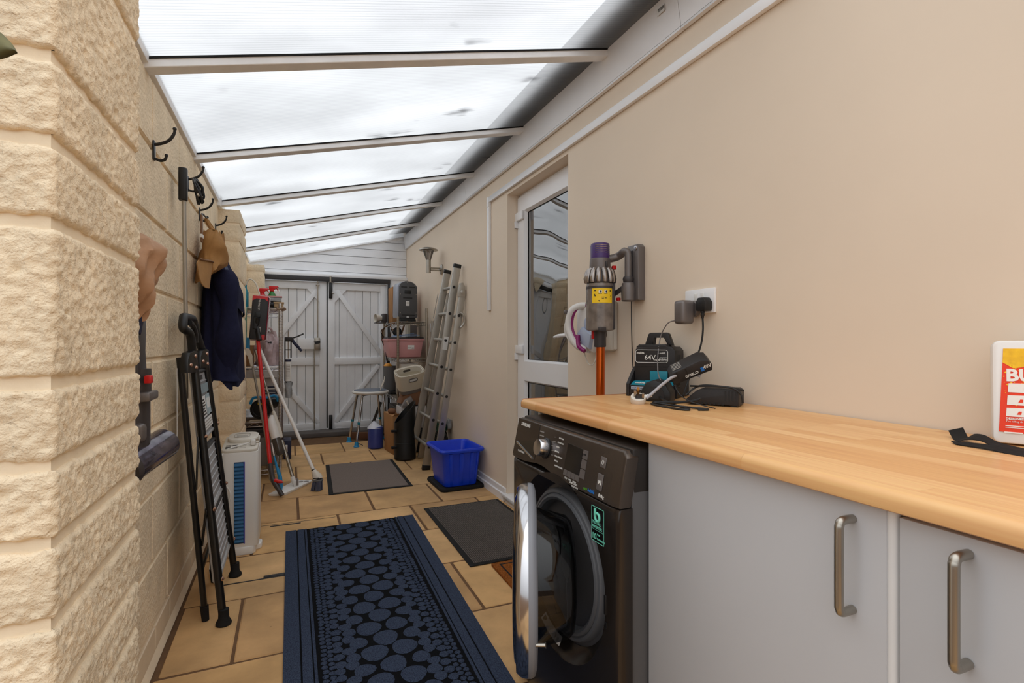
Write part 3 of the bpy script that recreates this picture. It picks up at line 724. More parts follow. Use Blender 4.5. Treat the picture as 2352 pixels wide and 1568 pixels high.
text('eco', .011, onp(1.123, .7205), ydn, zup, M_eco, cp, bold=.0002); text('bubble', .011, onp(1.103, .7205), ydn, zup, M_ecob, cp, bold=.0002); text('8.0kg', .011, onp(1.055, .7205), ydn, zup, M_ink, cp)
# printed stickers on the lower front
def onf(y, z, off=.0008): return Vector((.675 - off, y, z))
sk = finish('warranty_sticker', B().box(.6742, .6752, 1.028, 1.082, .610, .694), M_screen, wm, smooth=0)
fr = B()
for (a, c, e, f_) in ((1.028, 1.082, .610, .6115), (1.028, 1.082, .6925, .694), (1.028, 1.0292, .61, .694), (1.0808, 1.082, .61, .694), (1.032, 1.078, .6385, .639)): fr.box(.6738, .6744, a, c, e, f_)
finish('sticker_border', fr, M_teal, sk, smooth=0)
finish('sticker_emblem', B().tube([(.6738, 1.066, .690), (.6738, 1.066, .672)], .0030, 8).tube([(.6738, 1.0555 + .0095 * math.cos(a), .6705 + .0095 * math.sin(a)) for a in [2 * math.pi * i / 20 for i in range(20)]], .0030, 8, closed=True), M_teal, sk)
text('DIGITAL', .010, (.6736, 1.0785, .6525), ydn, (0, 0, 1), M_teal, sk); text('INVERTER', .0098, (.6736, 1.0795, .6425), ydn, (0, 0, 1), M_teal, sk)
text('10', .020, (.6736, 1.0795, .616), ydn, (0, 0, 1), M_teal, sk); text('YEAR', .005, (.6736, 1.057, .628), ydn, (0, 0, 1), M_teal, sk); text('WARRANTY', .0062, (.6736, 1.0575, .617), ydn, (0, 0, 1), M_teal, sk)
def arcpoly(r0, r1, a0, a1, n=10):
    return [(CY + r1 * math.cos(a0 + (a1 - a0) * i / n), CZ_ + r1 * math.sin(a0 + (a1 - a0) * i / n)) for i in range(n + 1)] + [(CY + r0 * math.cos(a1 - (a1 - a0) * i / n), CZ_ + r0 * math.sin(a1 - (a1 - a0) * i / n)) for i in range(n + 1)]
ws = finish('caution_label', B().prism(arcpoly(.205, .226, math.radians(268), math.radians(297)), lambda y, z, t: (.697 - (math.hypot(y - CY, z - CZ_) - .2) * .5 + t, y, z), -.0035, -.0025), M_paper, wm)
finish('caution_print', B().prism(arcpoly(.209, .221, math.radians(292), math.radians(295.5)), lambda y, z, t: (.697 - (math.hypot(y - CY, z - CZ_) - .2) * .5 + t, y, z), -.004, -.0036), M_screen, ws)
for k in range(4): finish('caution_print', B().prism(arcpoly(.211, .220, math.radians(271 + 4 * k), math.radians(273.4 + 4 * k)), lambda y, z, t: (.697 - (math.hypot(y - CY, z - CZ_) - .2) * .5 + t, y, z), -.004, -.0036), M_inkgrey, ws)
# open door
dn = Vector((.910, -.414, 0)); dc = Vector((.560, 1.2187, CZ_ + .011))
dd = finish('machine_door', B().lathe([(r_ * .972, h_) for r_, h_ in [(.0001, -.034), (.155, -.031), (.197, -.027), (.213, -.020)]], 64, dc, dn, caps=False), M_doorglass, wm, smooth=60)
finish('chrome_ring', B().lathe([(r_ * .972, h_) for r_, h_ in [(.2135, -.021), (.222, -.022), (.231, -.012), (.2345, 0), (.2345, .006)]], 64, dc, dn, caps=False), M_chrome, dd, smooth=60)
finish('rear_rim', B().lathe([(r_ * .972, h_) for r_, h_ in [(.2343, .006), (.2343, .014), (.230, .022), (.215, .027), (.18, .028), (.163, .026), (.160, .018)]], 64, dc, dn, caps=False), M_rimgrey, dd, smooth=60)
finish('glass_bowl', B().lathe([(.166, .026), (.158, .06), (.146, .105), (.134, .118), (.11, .122), (.06, .118), (.0001, .116)], 56, dc, dn, caps=False), M_bowl, dd, smooth=60)
near = dc - Vector((.414, .910, 0)) * .212
finish('door_catch', B().tube([near + dn * .02 + Vector((0, 0, -.06)), near + dn * .042 + Vector((0, 0, -.06)), near + dn * .044 + Vector((0, 0, -.06))], [.004, .004, .007], 10), M_steel, dd)
hp = Vector((.672, 1.455, CZ_))
finish('door_hinge', B().box(.645, .70, 1.445, 1.462, CZ_ - .05, CZ_ + .05, bev=.004), M_rimgrey, dd)
finish('strike_plate', B().box(.672, .677, 1.018, 1.026, .455, .50, bev=.001).box(.672, .677, 1.016, 1.022, .425, .438), M_black, wm)

# ================================================================== FLOOR MATS
def quadmat(name, label, cat, P, t, m, bev=.003):
    c = [sum(p[0] for p in P) / 4, sum(p[1] for p in P) / 4]
    r = thing(name, label, cat, (c[0], c[1], 0))
    return r
rn = thing('runner_mat', 'long navy blue runner mat with pebble pattern and banded borders', 'mat', (.33, 2.0, 0))
def RM(s, y):   # s in -1..1 across the runner
    xl = -.020 + (y - .85) * -.001; xr = .640 + (y - .85) * .027
    return xl + (xr - xl) * (s + 1) / 2
RA, RB = .85, 3.222
b = B(); n = 24
for i in range(n):
    ya, yb = RA + (RB - RA) * i / n, RA + (RB - RA) * (i + 1) / n
    b.hexa([(RM(-1, ya), ya, .001), (RM(1, ya), ya, .001), (RM(1, yb), yb, .001), (RM(-1, yb), yb, .001), (RM(-1, ya), ya, .0055), (RM(1, ya), ya, .0055), (RM(1, yb), yb, .0055), (RM(-1, yb), yb, .0055)])
finish('mat_backing', b, M_matblack, rn, smooth=0)
def strip(s0, s1, h):
    b = B()
    for i in range(n):
        ya, yb = RA + (RB - RA) * i / n, RA + (RB - RA) * (i + 1) / n
        b.hexa([(RM(s0, ya), ya, .004), (RM(s1, ya), ya, .004), (RM(s1, yb), yb, .004), (RM(s0, yb), yb, .004), (RM(s0, ya), ya, h), (RM(s1, ya), ya, h), (RM(s1, yb), yb, h), (RM(s0, yb), yb, h)])
    return finish('border_band', b, M_matblue, rn, smooth=0)
for s0, s1 in ((.845, 1.0), (.735, .828), (.695, .722)):
    strip(s0, s1, .0085); strip(-s1, -s0, .0085)
b = B(); W2 = .33 * .69
def disc(x, y, r, k):
    a0 = random.random() * 6; N = 14 if r > .02 else 9
    sx = 1 + random.uniform(-.06, .06)
    R = [[], []]
    for j, (rr, z) in enumerate(((r, .0065), (r * .82, .0085))):
        for i in range(N):
            a = a0 + 2 * math.pi * i / N; w_ = rr * (1 + .05 * math.sin(3 * a + k))
            R[j].append(b.v((x + w_ * math.cos(a) * sx, y + w_ * math.sin(a) / sx, z)))
    for i in range(N): b.f([R[0][i], R[0][(i + 1) % N], R[1][(i + 1) % N], R[1][i]])
    b.f(R[1])
cnt = 0; yy = RA + .02; P_ = .078
cols = [(0, .0465, .166, .5)]
for sg in (-1, 1):
    cols += [(.0485 * sg, .0465, .166, 0), (.092 * sg, .0335, .166, .5), (.118 * sg, .0265, .166, .0), (.126 * sg, .0235, .166, .265), (.126 * sg, .0235, .166, .735),
             (.160 * sg, .0195, .166, .12), (.163 * sg, .0185, .166, .40), (.163 * sg, .0185, .166, .62), (.160 * sg, .0195, .166, .86)]
xx = .1865; q = 0
while xx < W2 - .004:
    cols += [(xx, .0112, .0255, .3 + .5 * (q % 2)), (-xx, .0112, .0255, .8 + .5 * (q % 2))]; xx += .0205; q += 1
for (ox, r, pitch, ph) in cols:
    y = RA + pitch * ph
    while y < RB - r:
        s = ox / .33
        if y > RA + r: disc(RM(s, y) + random.uniform(-.002, .002), y + random.uniform(-.002, .002), r * random.uniform(.93, 1.04), cnt); cnt += 1
        y += pitch
stuff(finish('pile_pebbles', b, M_matblue, rn, smooth=0))

gm = thing('door_mat', 'flat grey carpet mat with black rubber border in mid corridor', 'mat', (.57, 4.36, 0))
finish('rubber_border', B().hexa([(.252, 3.888, .0), (.855, 3.888, 0), (.872, 4.83, 0), (.288, 4.845, 0), (.254, 3.89, .004), (.853, 3.89, .004), (.870, 4.828, .004), (.29, 4.843, .004)]), M_blackmatt, gm)
finish('carpet_field', B().hexa([(.284, 3.912, .003), (.826, 3.912, .003), (.842, 4.812, .003), (.318, 4.825, .003), (.286, 3.914, .0075), (.824, 3.914, .0075), (.840, 4.81, .0075), (.32, 4.823, .0075)]), M_matgrey, gm)

rm = thing('ribbed_mat', 'dark ribbed rubber scraper mat beside the white door step', 'mat', (1.07, 2.87, 0))
finish('rubber_base', B().box(.800, 1.318, 2.378, 3.326, .0012, .005, bev=.0015), M_blackmatt, rm)
b = B(); x = .828
while x < 1.292:
    y = 2.404
    while y < 3.30:
        hh = .0088; L_ = .011
        b.hexa([(x, y, .0045), (x + .0062, y, .0045), (x + .0062, y + L_ - .002, .0045), (x, y + L_ - .002, .0045), (x + .0014, y + .001, hh), (x + .0048, y + .001, hh), (x + .0048, y + L_ - .003, hh), (x + .0014, y + L_ - .003, hh)])
        y += L_
    x += .0098
stuff(finish('rubber_nubs', b, M_ridge, rm, smooth=0))
cm = thing('coir_mat', 'orange-brown coir doormat mostly hidden behind the washing machine door', 'mat', (1.12, 2.1, 0))
finish('coir_pile', B().box(.898, 1.34, 1.80, 2.352, .001, .014, bev=.003), M_coir, cm)
b = B()
for (a, c, e, f_) in ((.93, 1.31, 2.318, 2.326), (.93, .938, 1.83, 2.32), (1.30, 1.308, 1.83, 2.32), (.93, 1.31, 1.83, 1.838)): b.box(a, c, e, f_, .012, .0148)
finish('black_line', b, M_blackmatt, cm)

# ================================================================== RIGHT WALL: TRUNKING, SOCKET, VACUUM, IRON, LAMP
tr = thing('cable_trunking', 'white cable trunking running along the cream wall and dropping beside the door', 'trunking', (1.345, 2.3, 2.1))
finish('trunking_run', B().box(1.335, XR - .0012, .95, 3.545, 2.108, 2.147, bev=.002), M_upvc, tr)
el = finish('trunking_elbow', B().box(1.333, XR - .0012, 3.545, 3.59, 2.075, 2.149, bev=.003), M_upvc, tr)
finish('trunking_drop', B().box(1.335, XR - .0012, 3.548, 3.588, 1.318, 2.077, bev=.002), M_upvc, tr)
st = tag(finish('barcode_sticker', B().hexa([(1.3135 - .0012, 1.585, 2.352), (1.3135 - .0012, 1.63, 2.352), (1.3118, 1.63, 2.352), (1.3118, 1.585, 2.352), (1.3102 - .0012 - .0005, 1.585, 2.377), (1.3102 - .0017, 1.63, 2.377), (1.3090, 1.63, 2.377), (1.3090, 1.585, 2.377)]), M_paper), 'small white barcode sticker on the white roof fascia above the cream wall', 'sticker')
b = B(); y = 1.589
for wd in (.0016, .0008, .003, .001, .002, .0014, .003, .0008, .0022, .001):
    b.hexa([(1.3120, y, 2.356), (1.3120, y + wd, 2.356), (1.3135, y + wd, 2.356), (1.3135, y, 2.356), (1.3082, y, 2.373), (1.3082, y + wd, 2.373), (1.310, y + wd, 2.373), (1.310, y, 2.373)]); y += wd + .0016
finish('bars', b, M_black, st)

so = thing('wall_socket', 'white double wall socket above the worktop with grey adaptor and black plug', 'socket', (XR, 1.44, 1.235))
finish('face_plate', B().box(XR - .010, XR, 1.366, 1.512, 1.190, 1.277, bev=.003), M_upvc, so)
finish('rocker', B().box(XR - .0125, XR - .009, 1.447, 1.463, 1.236, 1.262, bev=.001), M_white, so)
finish('rocker', B().box(XR - .0125, XR - .009, 1.415, 1.431, 1.236, 1.262, bev=.001), M_white, so)
ad = thing('power_adaptor', 'grey block power adaptor plugged into the wall socket with thin grey cable', 'adaptor', (1.31, 1.46, 1.19))
finish('adaptor_body', B().box(1.268, 1.325, 1.437, 1.487, 1.152, 1.237, bev=.012, seg=3), M_vacgrey, ad)
finish('adaptor_plug', B().lathe([(.027, 0), (.030, .004), (.030, .016), (.027, .02)], 24, (1.345, 1.456, 1.207), (-1, 0, 0)), M_vacgrey, ad)
cable = smoothpath([(1.268, 1.475, 1.165), (1.255, 1.50, 1.155), (1.245, 1.525, 1.11), (1.225, 1.515, 1.05), (1.19, 1.475, 1.01), (1.16, 1.43, .97), (1.15, 1.38, .93), (1.15, 1.36, .905)], 8)
finish('grey_cable', B().tube(cable, .0022, 8), M_vacgrey, ad)
pl = thing('black_plug', 'black mains plug in the right half of the wall socket with black lead hanging down', 'plug', (1.32, 1.395, 1.19))
finish('plug_body', B().prism([(1.378, 1.196), (1.417, 1.196), (1.421, 1.206), (1.421, 1.228), (1.410, 1.243), (1.385, 1.243), (1.374, 1.228), (1.374, 1.206)], lambda y, z, t: (t, y, z), 1.310, 1.344, bev=.004), M_black, pl)
finish('strain_relief', B().lathe([(.007, 0), (.0075, -.008), (.006, -.010), (.0068, -.016), (.005, -.020), (.004, -.028)], 12, (1.322, 1.398, 1.198)), M_black, pl)
finish('lead', B().tube(smoothpath([(1.322, 1.398, 1.175), (1.318, 1.392, 1.13), (1.312, 1.395, 1.08), (1.30, 1.405, 1.03), (1.28, 1.41, .98), (1.25, 1.40, .93), (1.22, 1.38, .905)], 8), .0032, 8), M_black, pl)

# stick vacuum on its wall dock
dk = thing('vacuum_dock', 'grey plastic wall dock holding the purple-topped stick vacuum', 'wall dock', (XR, 1.84, 1.38))
finish('dock_plate', B().prism([(1.757, 1.262), (1.757, 1.482), (1.768, 1.494), (1.83, 1.494), (1.84, 1.484), (1.84, 1.262)], lambda y, z, t: (t, y, z), 1.318, XR, bev=.006), M_vacgrey, dk)
finish('dock_groove', B().box(1.3145, 1.319, 1.790, 1.812, 1.30, 1.47, bev=.004), M_vacdark, dk)
finish('dock_cup', B().lathe([(.024, 0), (.028, .004), (.030, .05), (.026, .075), (.012, .085)], 20, (1.300, 1.80, 1.258)), M_vacgrey, dk)
finish('screw', B().lathe([(.0095, 0), (.0095, .003), (.006, .004), (.0055, .0015), (.0001, .0015)], 16, (1.318, 1.772, 1.477), (-1, 0, 0)), M_chrome, dk)
finish('dock_lead', B().tube(smoothpath([(1.335, 1.825, 1.262), (1.337, 1.828, 1.18), (1.342, 1.83, 1.06), (1.345, 1.825, .96), (1.345, 1.80, .86), (1.345, 1.75, .80)], 8), .0022, 8), M_black, dk)

vx, vy = 1.215, 1.882
va = thing('stick_vacuum', 'cordless stick vacuum with purple cap, smoky bin and orange tube on wall dock', 'vacuum cleaner', (vx, vy, .02))
finish('filter_cap', B().lathe([(.0405, 1.442), (.0405, 1.496), (.038, 1.505), (.030, 1.508), (.0001, 1.508)], 36, (vx, vy, 0)), M_purple, va)
b = B()
for k in range(5): b.tube([(vx + .0408 * math.cos(a), vy + .0408 * math.sin(a), 1.465 + k * .0075) for a in [math.pi * (1.15 + .08 * i) for i in range(12)]], .0012, 5)
finish('vent_slots', b, M_chrome, va)
finish('motor_housing', B().lathe([(.0445, 1.392), (.0455, 1.40), (.043, 1.44), (.0405, 1.4425)], 36, (vx, vy, 0), caps=False), M_vacgrey, va)
finish('housing_badge', B().box(vx - .003, vx + .006, vy - .052, vy - .0435, 1.402, 1.425, bev=.002), M_vacdark, va)
cy = finish('cyclone_crown', B().lathe([(.056, 1.338), (.058, 1.346), (.056, 1.36), (.046, 1.392)], 48, (vx, vy, 0)), M_vacdark, va)
for k in range(14):
    a = 2 * math.pi * k / 14
    u = Vector((math.cos(a), math.sin(a), 0))
    c = Vector((vx, vy, 0))
    finish('cyclone_cone', B().tube([c + u * .044 + Vector((0, 0, 1.398)), c + u * .053 + Vector((0, 0, 1.385)), c + u * .059 + Vector((0, 0, 1.355)), c + u * .060 + Vector((0, 0, 1.338))], [.0075, .0105, .0115, .0075], 10), M_nickel, cy)
finish('dust_bin', B().lathe([(.050, 1.135), (.0575, 1.139), (.0585, 1.15), (.0585, 1.318), (.056, 1.335)], 40, (vx, vy, 0)), M_bin, va)
finish('bin_band', B().lathe([(.0592, 1.312), (.0592, 1.322)], 40, (vx, vy, 0), caps=False), M_vacdark, va)
finish('bin_hinge', B().box(vx - .045, vx - .01, vy - .064, vy - .05, 1.132, 1.15, bev=.003), M_vacdark, va)
finish('bin_rail', B().box(vx + .035, vx + .046, vy - .048, vy - .036, 1.14, 1.34, bev=.003), M_vacdark, va)
# yellow sticker wrapped on the bin
cd = Vector((-vx, -vy, 0)).normalized(); ca = math.atan2(cd.y, cd.x)
def onbin(a, z, r=.0589): return (vx + r * math.cos(ca + a), vy + r * math.sin(ca + a), z)
ys = B(); W_ = 14
g0 = []
for zz in (1.252, 1.314): g0.append([ys.v(onbin(-.62 + 1.6 * i / W_, zz)) for i in range(W_ + 1)])
for i in range(W_): ys.f([g0[0][i], g0[0][i + 1], g0[1][i + 1], g0[1][i]])
for i in range(26):
    a0 = -.62 + 1.6 * i / 26; a1 = a0 + 1.6 / 52
    for zz, sg in ((1.314, 1), (1.252, -1)): ys.f([ys.v(onbin(a0, zz)), ys.v(onbin(a1, zz)), ys.v(onbin(a1, zz + sg * .0022)), ys.v(onbin(a0, zz + sg * .0022))])
yk = finish('yellow_sticker', ys, M_yellow, va)
def bp(name, polyaz, m, r): 
    b = B(); b.f([b.v(onbin(a, z, r)) for a, z in polyaz]); return finish(name, b, m, yk)
for a in (.02, .42): 
    bp('sticker_eye', [(a + .13 * math.cos(t), 1.2975 + .0075 * math.sin(t)) for t in [i * .45 for i in range(14)]], M_paper, .0592)
    bp('sticker_pupil', [(a + .03 + .06 * math.cos(t), 1.2975 + .0048 * math.sin(t)) for t in [i * .45 for i in range(14)]], M_black, .0595)
    bp('sticker_brow', [(a - .14, 1.288), (a + .12, 1.288), (a + .12, 1.2898), (a - .14, 1.2898)], M_black, .0595)
for (a, z, w_, h_) in ((.20, 1.268, .16, .0022), (.20, 1.273, .22, .0024), (.42, 1.269, .07, .004), (.78, 1.298, .10, .006), (.84, 1.276, .07, .007), (.80, 1.266, .10, .002), (-.36, 1.300, .10, .004), (-.38, 1.284, .06, .004)):
    bp('sticker_print', [(a - w_ / 2, z), (a + w_ / 2, z), (a + w_ / 2, z + h_), (a - w_ / 2, z + h_)], M_black, .0595)
bp('sticker_print', [(-.42, 1.281), (-.36, 1.284), (0, 1.258), (-.06, 1.256)], M_black, .0595)
finish('neck', B().lathe([(.0235, 1.066), (.0255, 1.072), (.0245, 1.12), (.028, 1.136)], 24, (vx, vy, 0)), M_vacdark, va)
finish('release_catch', B().box(vx - .026, vx - .012, vy + .012, vy + .03, 1.10, 1.14, bev=.003), M_red, va)
finish('wand', B().cyl((vx, vy, .10), (vx + .002, vy, 1.068), .0185, seg=24), M_copper, va)
finish('floor_head', B().box(vx - .10, vx + .06, vy - .10, vy + .10, .002, .06, bev=.02, seg=3).cyl((vx, vy, .05), (vx, vy, .12), .022), M_vacdark, va)
hpth = smoothpath([(vx + .03, vy - .015, 1.440), (vx + .07, vy - .03, 1.452), (1.292, 1.812, 1.468), (1.300, 1.802, 1.455), (1.300, 1.80, 1.40), (1.300, 1.80, 1.335)], 6)
finish('grip', B().tube(hpth, [.017] * 13 + [.015] * (len(hpth) - 13), 14), M_vacgrey, va)
finish('battery', B().lathe([(.020, 1.338), (.023, 1.35), (.02, 1.36)], 20, (1.300, 1.80, 0)), M_vacdark, va)
finish('lower_strut', B().bar((vx + .055, vy - .02, 1.29), (1.285, 1.805, 1.318), .02, .008, side=(0, 0, 1), bev=.002), M_vacdark, va)
finish('trigger', B().box(vx + .042, vx + .06, vy - .036, vy - .022, 1.395, 1.412, bev=.003), M_red, va)
finish('bin_release', B().box(vx + .056, vx + .072, vy - .05, vy - .034, 1.262, 1.276, bev=.004), M_red, va)

# steam iron in its holder, behind the vacuum
ir = thing('steam_iron', 'white and magenta steam iron hanging point-down behind the stick vacuum', 'iron', (1.30, 2.09, 1.03))
def ironM(y, z): return y, z
body = [(2.11, 1.035), (2.155, 1.06), (2.20, 1.10), (2.225, 1.16), (2.222, 1.215), (2.20, 1.25), (2.15, 1.262), (2.06, 1.262), (2.0, 1.25), (1.99, 1.20), (2.02, 1.10)]
finish('iron_base', B().prism([(2.05, 1.03), (2.14, 1.055), (2.20, 1.10), (2.20, 1.262), (1.99, 1.262), (1.99, 1.12)], lambda y, z, t: (t, y, z), 1.315, 1.335, bev=.004), M_vacgrey, ir)
finish('iron_shell', B().prism([(2.06, 1.038), (2.15, 1.062), (2.205, 1.108), (2.205, 1.258), (2.0, 1.258), (2.0, 1.11)], lambda y, z, t: (t, y, z), 1.285, 1.315, bev=.012), M_white, ir)
finish('water_tank', B().prism([(2.06, 1.055), (2.13, 1.08), (2.165, 1.13), (2.12, 1.16), (2.04, 1.12)], lambda y, z, t: (t, y, z), 1.265, 1.29, bev=.008), M_paleblue, ir)
hl = [(1.285, 2.10, 1.055), (1.262, 2.135, 1.065), (1.245, 2.165, 1.10), (1.235, 2.185, 1.15), (1.235, 2.185, 1.20), (1.245, 2.170, 1.24), (1.27, 2.15, 1.258), (1.295, 2.13, 1.26)]
hs = smoothpath(hl, 6)
finish('iron_handle', B().tube(hs, .017, 14), M_white, ir)
finish('handle_stripe', B().tube([p + Vector((.010, -.014, 0)) for p in hs[4:]], .008, 10), M_magenta, ir)
finish('iron_collar', B().tube(smoothpath([(1.262, 2.085, 1.045), (1.25, 2.12, 1.07), (1.255, 2.135, 1.12)], 5), .010, 10), M_magenta, ir)
finish('steam_button', B().box(1.222, 1.236, 2.178, 2.196, 1.20, 1.215, bev=.004).box(1.212, 1.23, 2.18, 2.20, 1.222, 1.24, bev=.004), M_vacgrey, ir)
finish('temperature_dial', B().lathe([(.026, 0), (.026, .008), (.022, .010)], 24, (1.284, 2.09, 1.175), (-1, 0, 0)), M_paleblue, ir)
crd = [(1.25, 2.215 + .010 * math.sin(i * 1.9), 1.165 - i * .0021) for i in range(34)]
finish('iron_cord', B().tube(smoothpath([(1.245, 2.19, 1.20), (1.238, 2.225, 1.175), (1.24, 2.228, 1.13)], 6) + smoothpath([(1.24, 2.228, 1.13), (1.255, 2.20, 1.085), (1.28, 2.15, 1.05), (1.30, 2.10, 1.04)], 8)[1:], .0055, 9), M_white, ir)
finish('cord_loop', B().tube(smoothpath([(1.29, 2.14, 1.045), (1.288, 2.10, .99), (1.29, 2.06, .982), (1.30, 2.045, 1.02), (1.31, 2.06, 1.05)], 6), .0028, 8), M_offwhite, ir)
ih = tag(finish('iron_holder', B().prism([(1.955, 1.055), (1.975, 1.045), (2.03, 1.045), (2.24, 1.10), (2.24, 1.27), (1.955, 1.27)], lambda y, z, t: (t, y, z), 1.335, XR, bev=.006).box(1.322, 1.345, 1.96, 2.02, 1.05, 1.14, bev=.008), M_offwhite), 'white plastic wall holder behind the hanging steam iron', 'holder')

# outdoor wall lantern
lx, ly = 1.22, 4.88
la = thing('wall_lamp', 'stainless steel wall lantern with flat disc hood and glass cone', 'wall lamp', (XR, 4.93, 1.8))
finish('lamp_tube', B().cyl((lx, ly, 1.748), (lx, ly, 1.872), .0235, seg=24), M_steel, la)
finish('lamp_hood', B().lathe([(.030, 1.962), (.085, 1.960), (.090, 1.963), (.086, 1.972), (.055, 1.985), (.02, 1.992), (.0001, 1.993)], 36, (lx, ly, 0)), M_steel, la)
finish('lamp_shade', B().lathe([(.0235, 1.868), (.032, 1.90), (.046, 1.938), (.052, 1.962)], 32, (lx, ly, 0), caps=False), M_clear, la)
finish('lamp_bulb', B().lathe([(.012, 1.87), (.014, 1.89), (.026, 1.915), (.029, 1.94), (.02, 1.96)], 20, (lx, ly, 0)), M_lampglass, la)
finish('lamp_arm', B().cyl((lx + .02, ly, 1.797), (XR - .01, ly, 1.797), .007).cyl((lx + .02, ly, 1.776), (XR - .01, ly, 1.776), .007), M_steel, la)
finish('back_plate', B().lathe([(.050, 0), (.050, .010), (.044, .014), (.018, .018), (.016, .03)], 28, (XR, ly, 1.787), (-1, 0, 0)), M_steel, la)
fs = thing('far_socket', 'white switched socket low on the cream wall behind the ladder', 'socket', (XR, 5.24, 1.24))
finish('face_plate', B().box(XR - .010, XR, 5.12, 5.19, 1.19, 1.28, bev=.003).box(XR - .010, XR, 5.26, 5.33, 1.19, 1.28, bev=.003), M_upvc, fs)
finish('rocker', B().box(XR - .013, XR - .009, 5.148, 5.162, 1.235, 1.255).box(XR - .013, XR - .009, 5.288, 5.302, 1.235, 1.255), M_offwhite, fs)

# ================================================================== ON THE WORKTOP
def frame_M(org, ang):    # local x to the viewer's right along the top, local y away
    return Matrix.Translation(Vector(org)) @ Matrix.Rotation(ang, 4, 'Z')
# battery charger with carrying-handle battery; its front faces -x/-y
MC = frame_M((1.135, 1.585, WT), math.radians(-58))
ch = thing('battery_charger', 'black and teal charger dock for the big handled battery on the worktop', 'charger', tuple(MC @ Vector((.09, .06, 0))))
finish('charger_base', B(MC).prism([(0, .0), (.0, .045), (.05, .088), (.075, .105), (.105, .105), (.15, .05), (.16, .04), (.16, 0)], lambda y, z, t: (t, y, z), 0, .012, bev=.002).prism([(0, .0), (.0, .040), (.03, .050), (.06, .055), (.15, .05), (.16, 0)], lambda y, z, t: (t, y, z), .012, .175, bev=.003).prism([(0, .0), (.0, .045), (.05, .078), (.075, .08), (.105, .08), (.15, .05), (.16, .04), (.16, 0)], lambda y, z, t: (t, y, z), .175, .187, bev=.002), M_darkplastic, ch)
finish('teal_panel', B(MC).prism([(.002, .0425), (.028, .0525), (.045, .0545), (.045, .053), (.002, .041)], lambda y, z, t: (t, y, z), .018, .17), M_tealplastic, ch)
finish('teal_latch', B(MC).box(.078, .142, .034, .040, .052, .092, bev=.001).prism([(.012, .046), (.036, .0545), (.036, .057), (.012, .049)], lambda y, z, t: (t, y, z), .06, .142), M_tealplastic, ch)
finish('silver_strip', B(MC).box(.02, .17, -.0008, .0, .026, .036), M_paleblue, ch)
text('makita', .014, MC @ Vector((.032, .008, .0475)), MC.to_3x3() @ Vector((1, 0, 0)), MC.to_3x3() @ Vector((0, .9, .4)), M_ink, ch, bold=.0003)
text('XGT DC40RA', .008, MC @ Vector((.024, -.0012, .028)), MC.to_3x3() @ Vector((1, 0, 0)), (0, 0, 1), M_black, ch)
MB_ = frame_M((1.135, 1.585, WT), math.radians(-58)) @ Matrix.Translation((.014, .045, .052))
bt = thing('big_battery', 'black handled 64V battery pack standing in the teal charger dock', 'battery', tuple(MB_ @ Vector((.07, .05, 0))))
finish('battery_case', B(MB_).prism([(.0, .0), (.0, .112), (.012, .128), (.115, .128), (.14, .128), (.152, .114), (.152, .0)], lambda x, z, t: (x, t, z), 0, .105, bev=.005), M_darkplastic, bt)
finish('top_ridge', B(MB_).prism([(.004, .125), (.016, .136), (.115, .136), (.128, .125)], lambda x, z, t: (x, t, z), .004, .10, bev=.003), M_darkplastic, bt)
hb = B(MB_)
hb.prism([(.026, .134), (.040, .175), (.048, .180), (.108, .180), (.116, .175), (.130, .134), (.112, .134), (.101, .164), (.059, .164), (.059, .134)], lambda x, z, t: (x, t, z), .038, .066, bev=.003)
finish('carry_handle', hb, M_darkplastic, bt)
lb = B(MB_)
P = [(.012 + .006 * math.cos(a) * 1, .118 + .006 * math.sin(a)) for a in (math.pi / 2, math.pi)] 
def rrect(x0, x1, z0, z1, r): 
    out = []
    for cx_, cz_, a0 in ((x1 - r, z1 - r, 0), (x0 + r, z1 - r, 90), (x0 + r, z0 + r, 180), (x1 - r, z0 + r, 270)):
        for k in range(5): a = math.radians(a0 + 22.5 * k); out.append((cx_ + r * math.cos(a), cz_ + r * math.sin(a)))
    return out
lb.tube([(x, -.0012, z) for x, z in rrect(.006, .126, .070, .116, .008)], .0011, 5, closed=True)
finish('label_outline', lb, M_ink, bt)
XB = MB_.to_3x3() @ Vector((1, 0, 0)); YB = Vector((0, 0, 1))
for t_, sz, (x, z) in (('makita', .011, (.010, .102)), ('64V', .026, (.040, .080)), ('max', .013, (.075, .077)), ('Li-ion', .011, (.092, .102)), ('4.0Ah', .010, (.098, .079))):
    text(t_, sz, MB_ @ Vector((x, -.0015, z)), XB, YB, M_ink, bt, bold=.0002)
finish('label_box', B(MB_).tube([(x, -.0012, z) for x, z in rrect(.096, .124, .076, .089, .002)], .0007, 5, closed=True), M_ink, bt)
vb = B(MB_)
for k in range(5): vb.box(.008 + k * .025, .026 + k * .025, -.001, .001, .054, .057)
for k in range(4): vb.box(.1515, .153, .02 + k * .012, .026 + k * .012, .07, .098)
finish('vent_slots', vb, M_black, bt)

MK = frame_M((1.065, 1.20, WT), math.radians(-52)) 
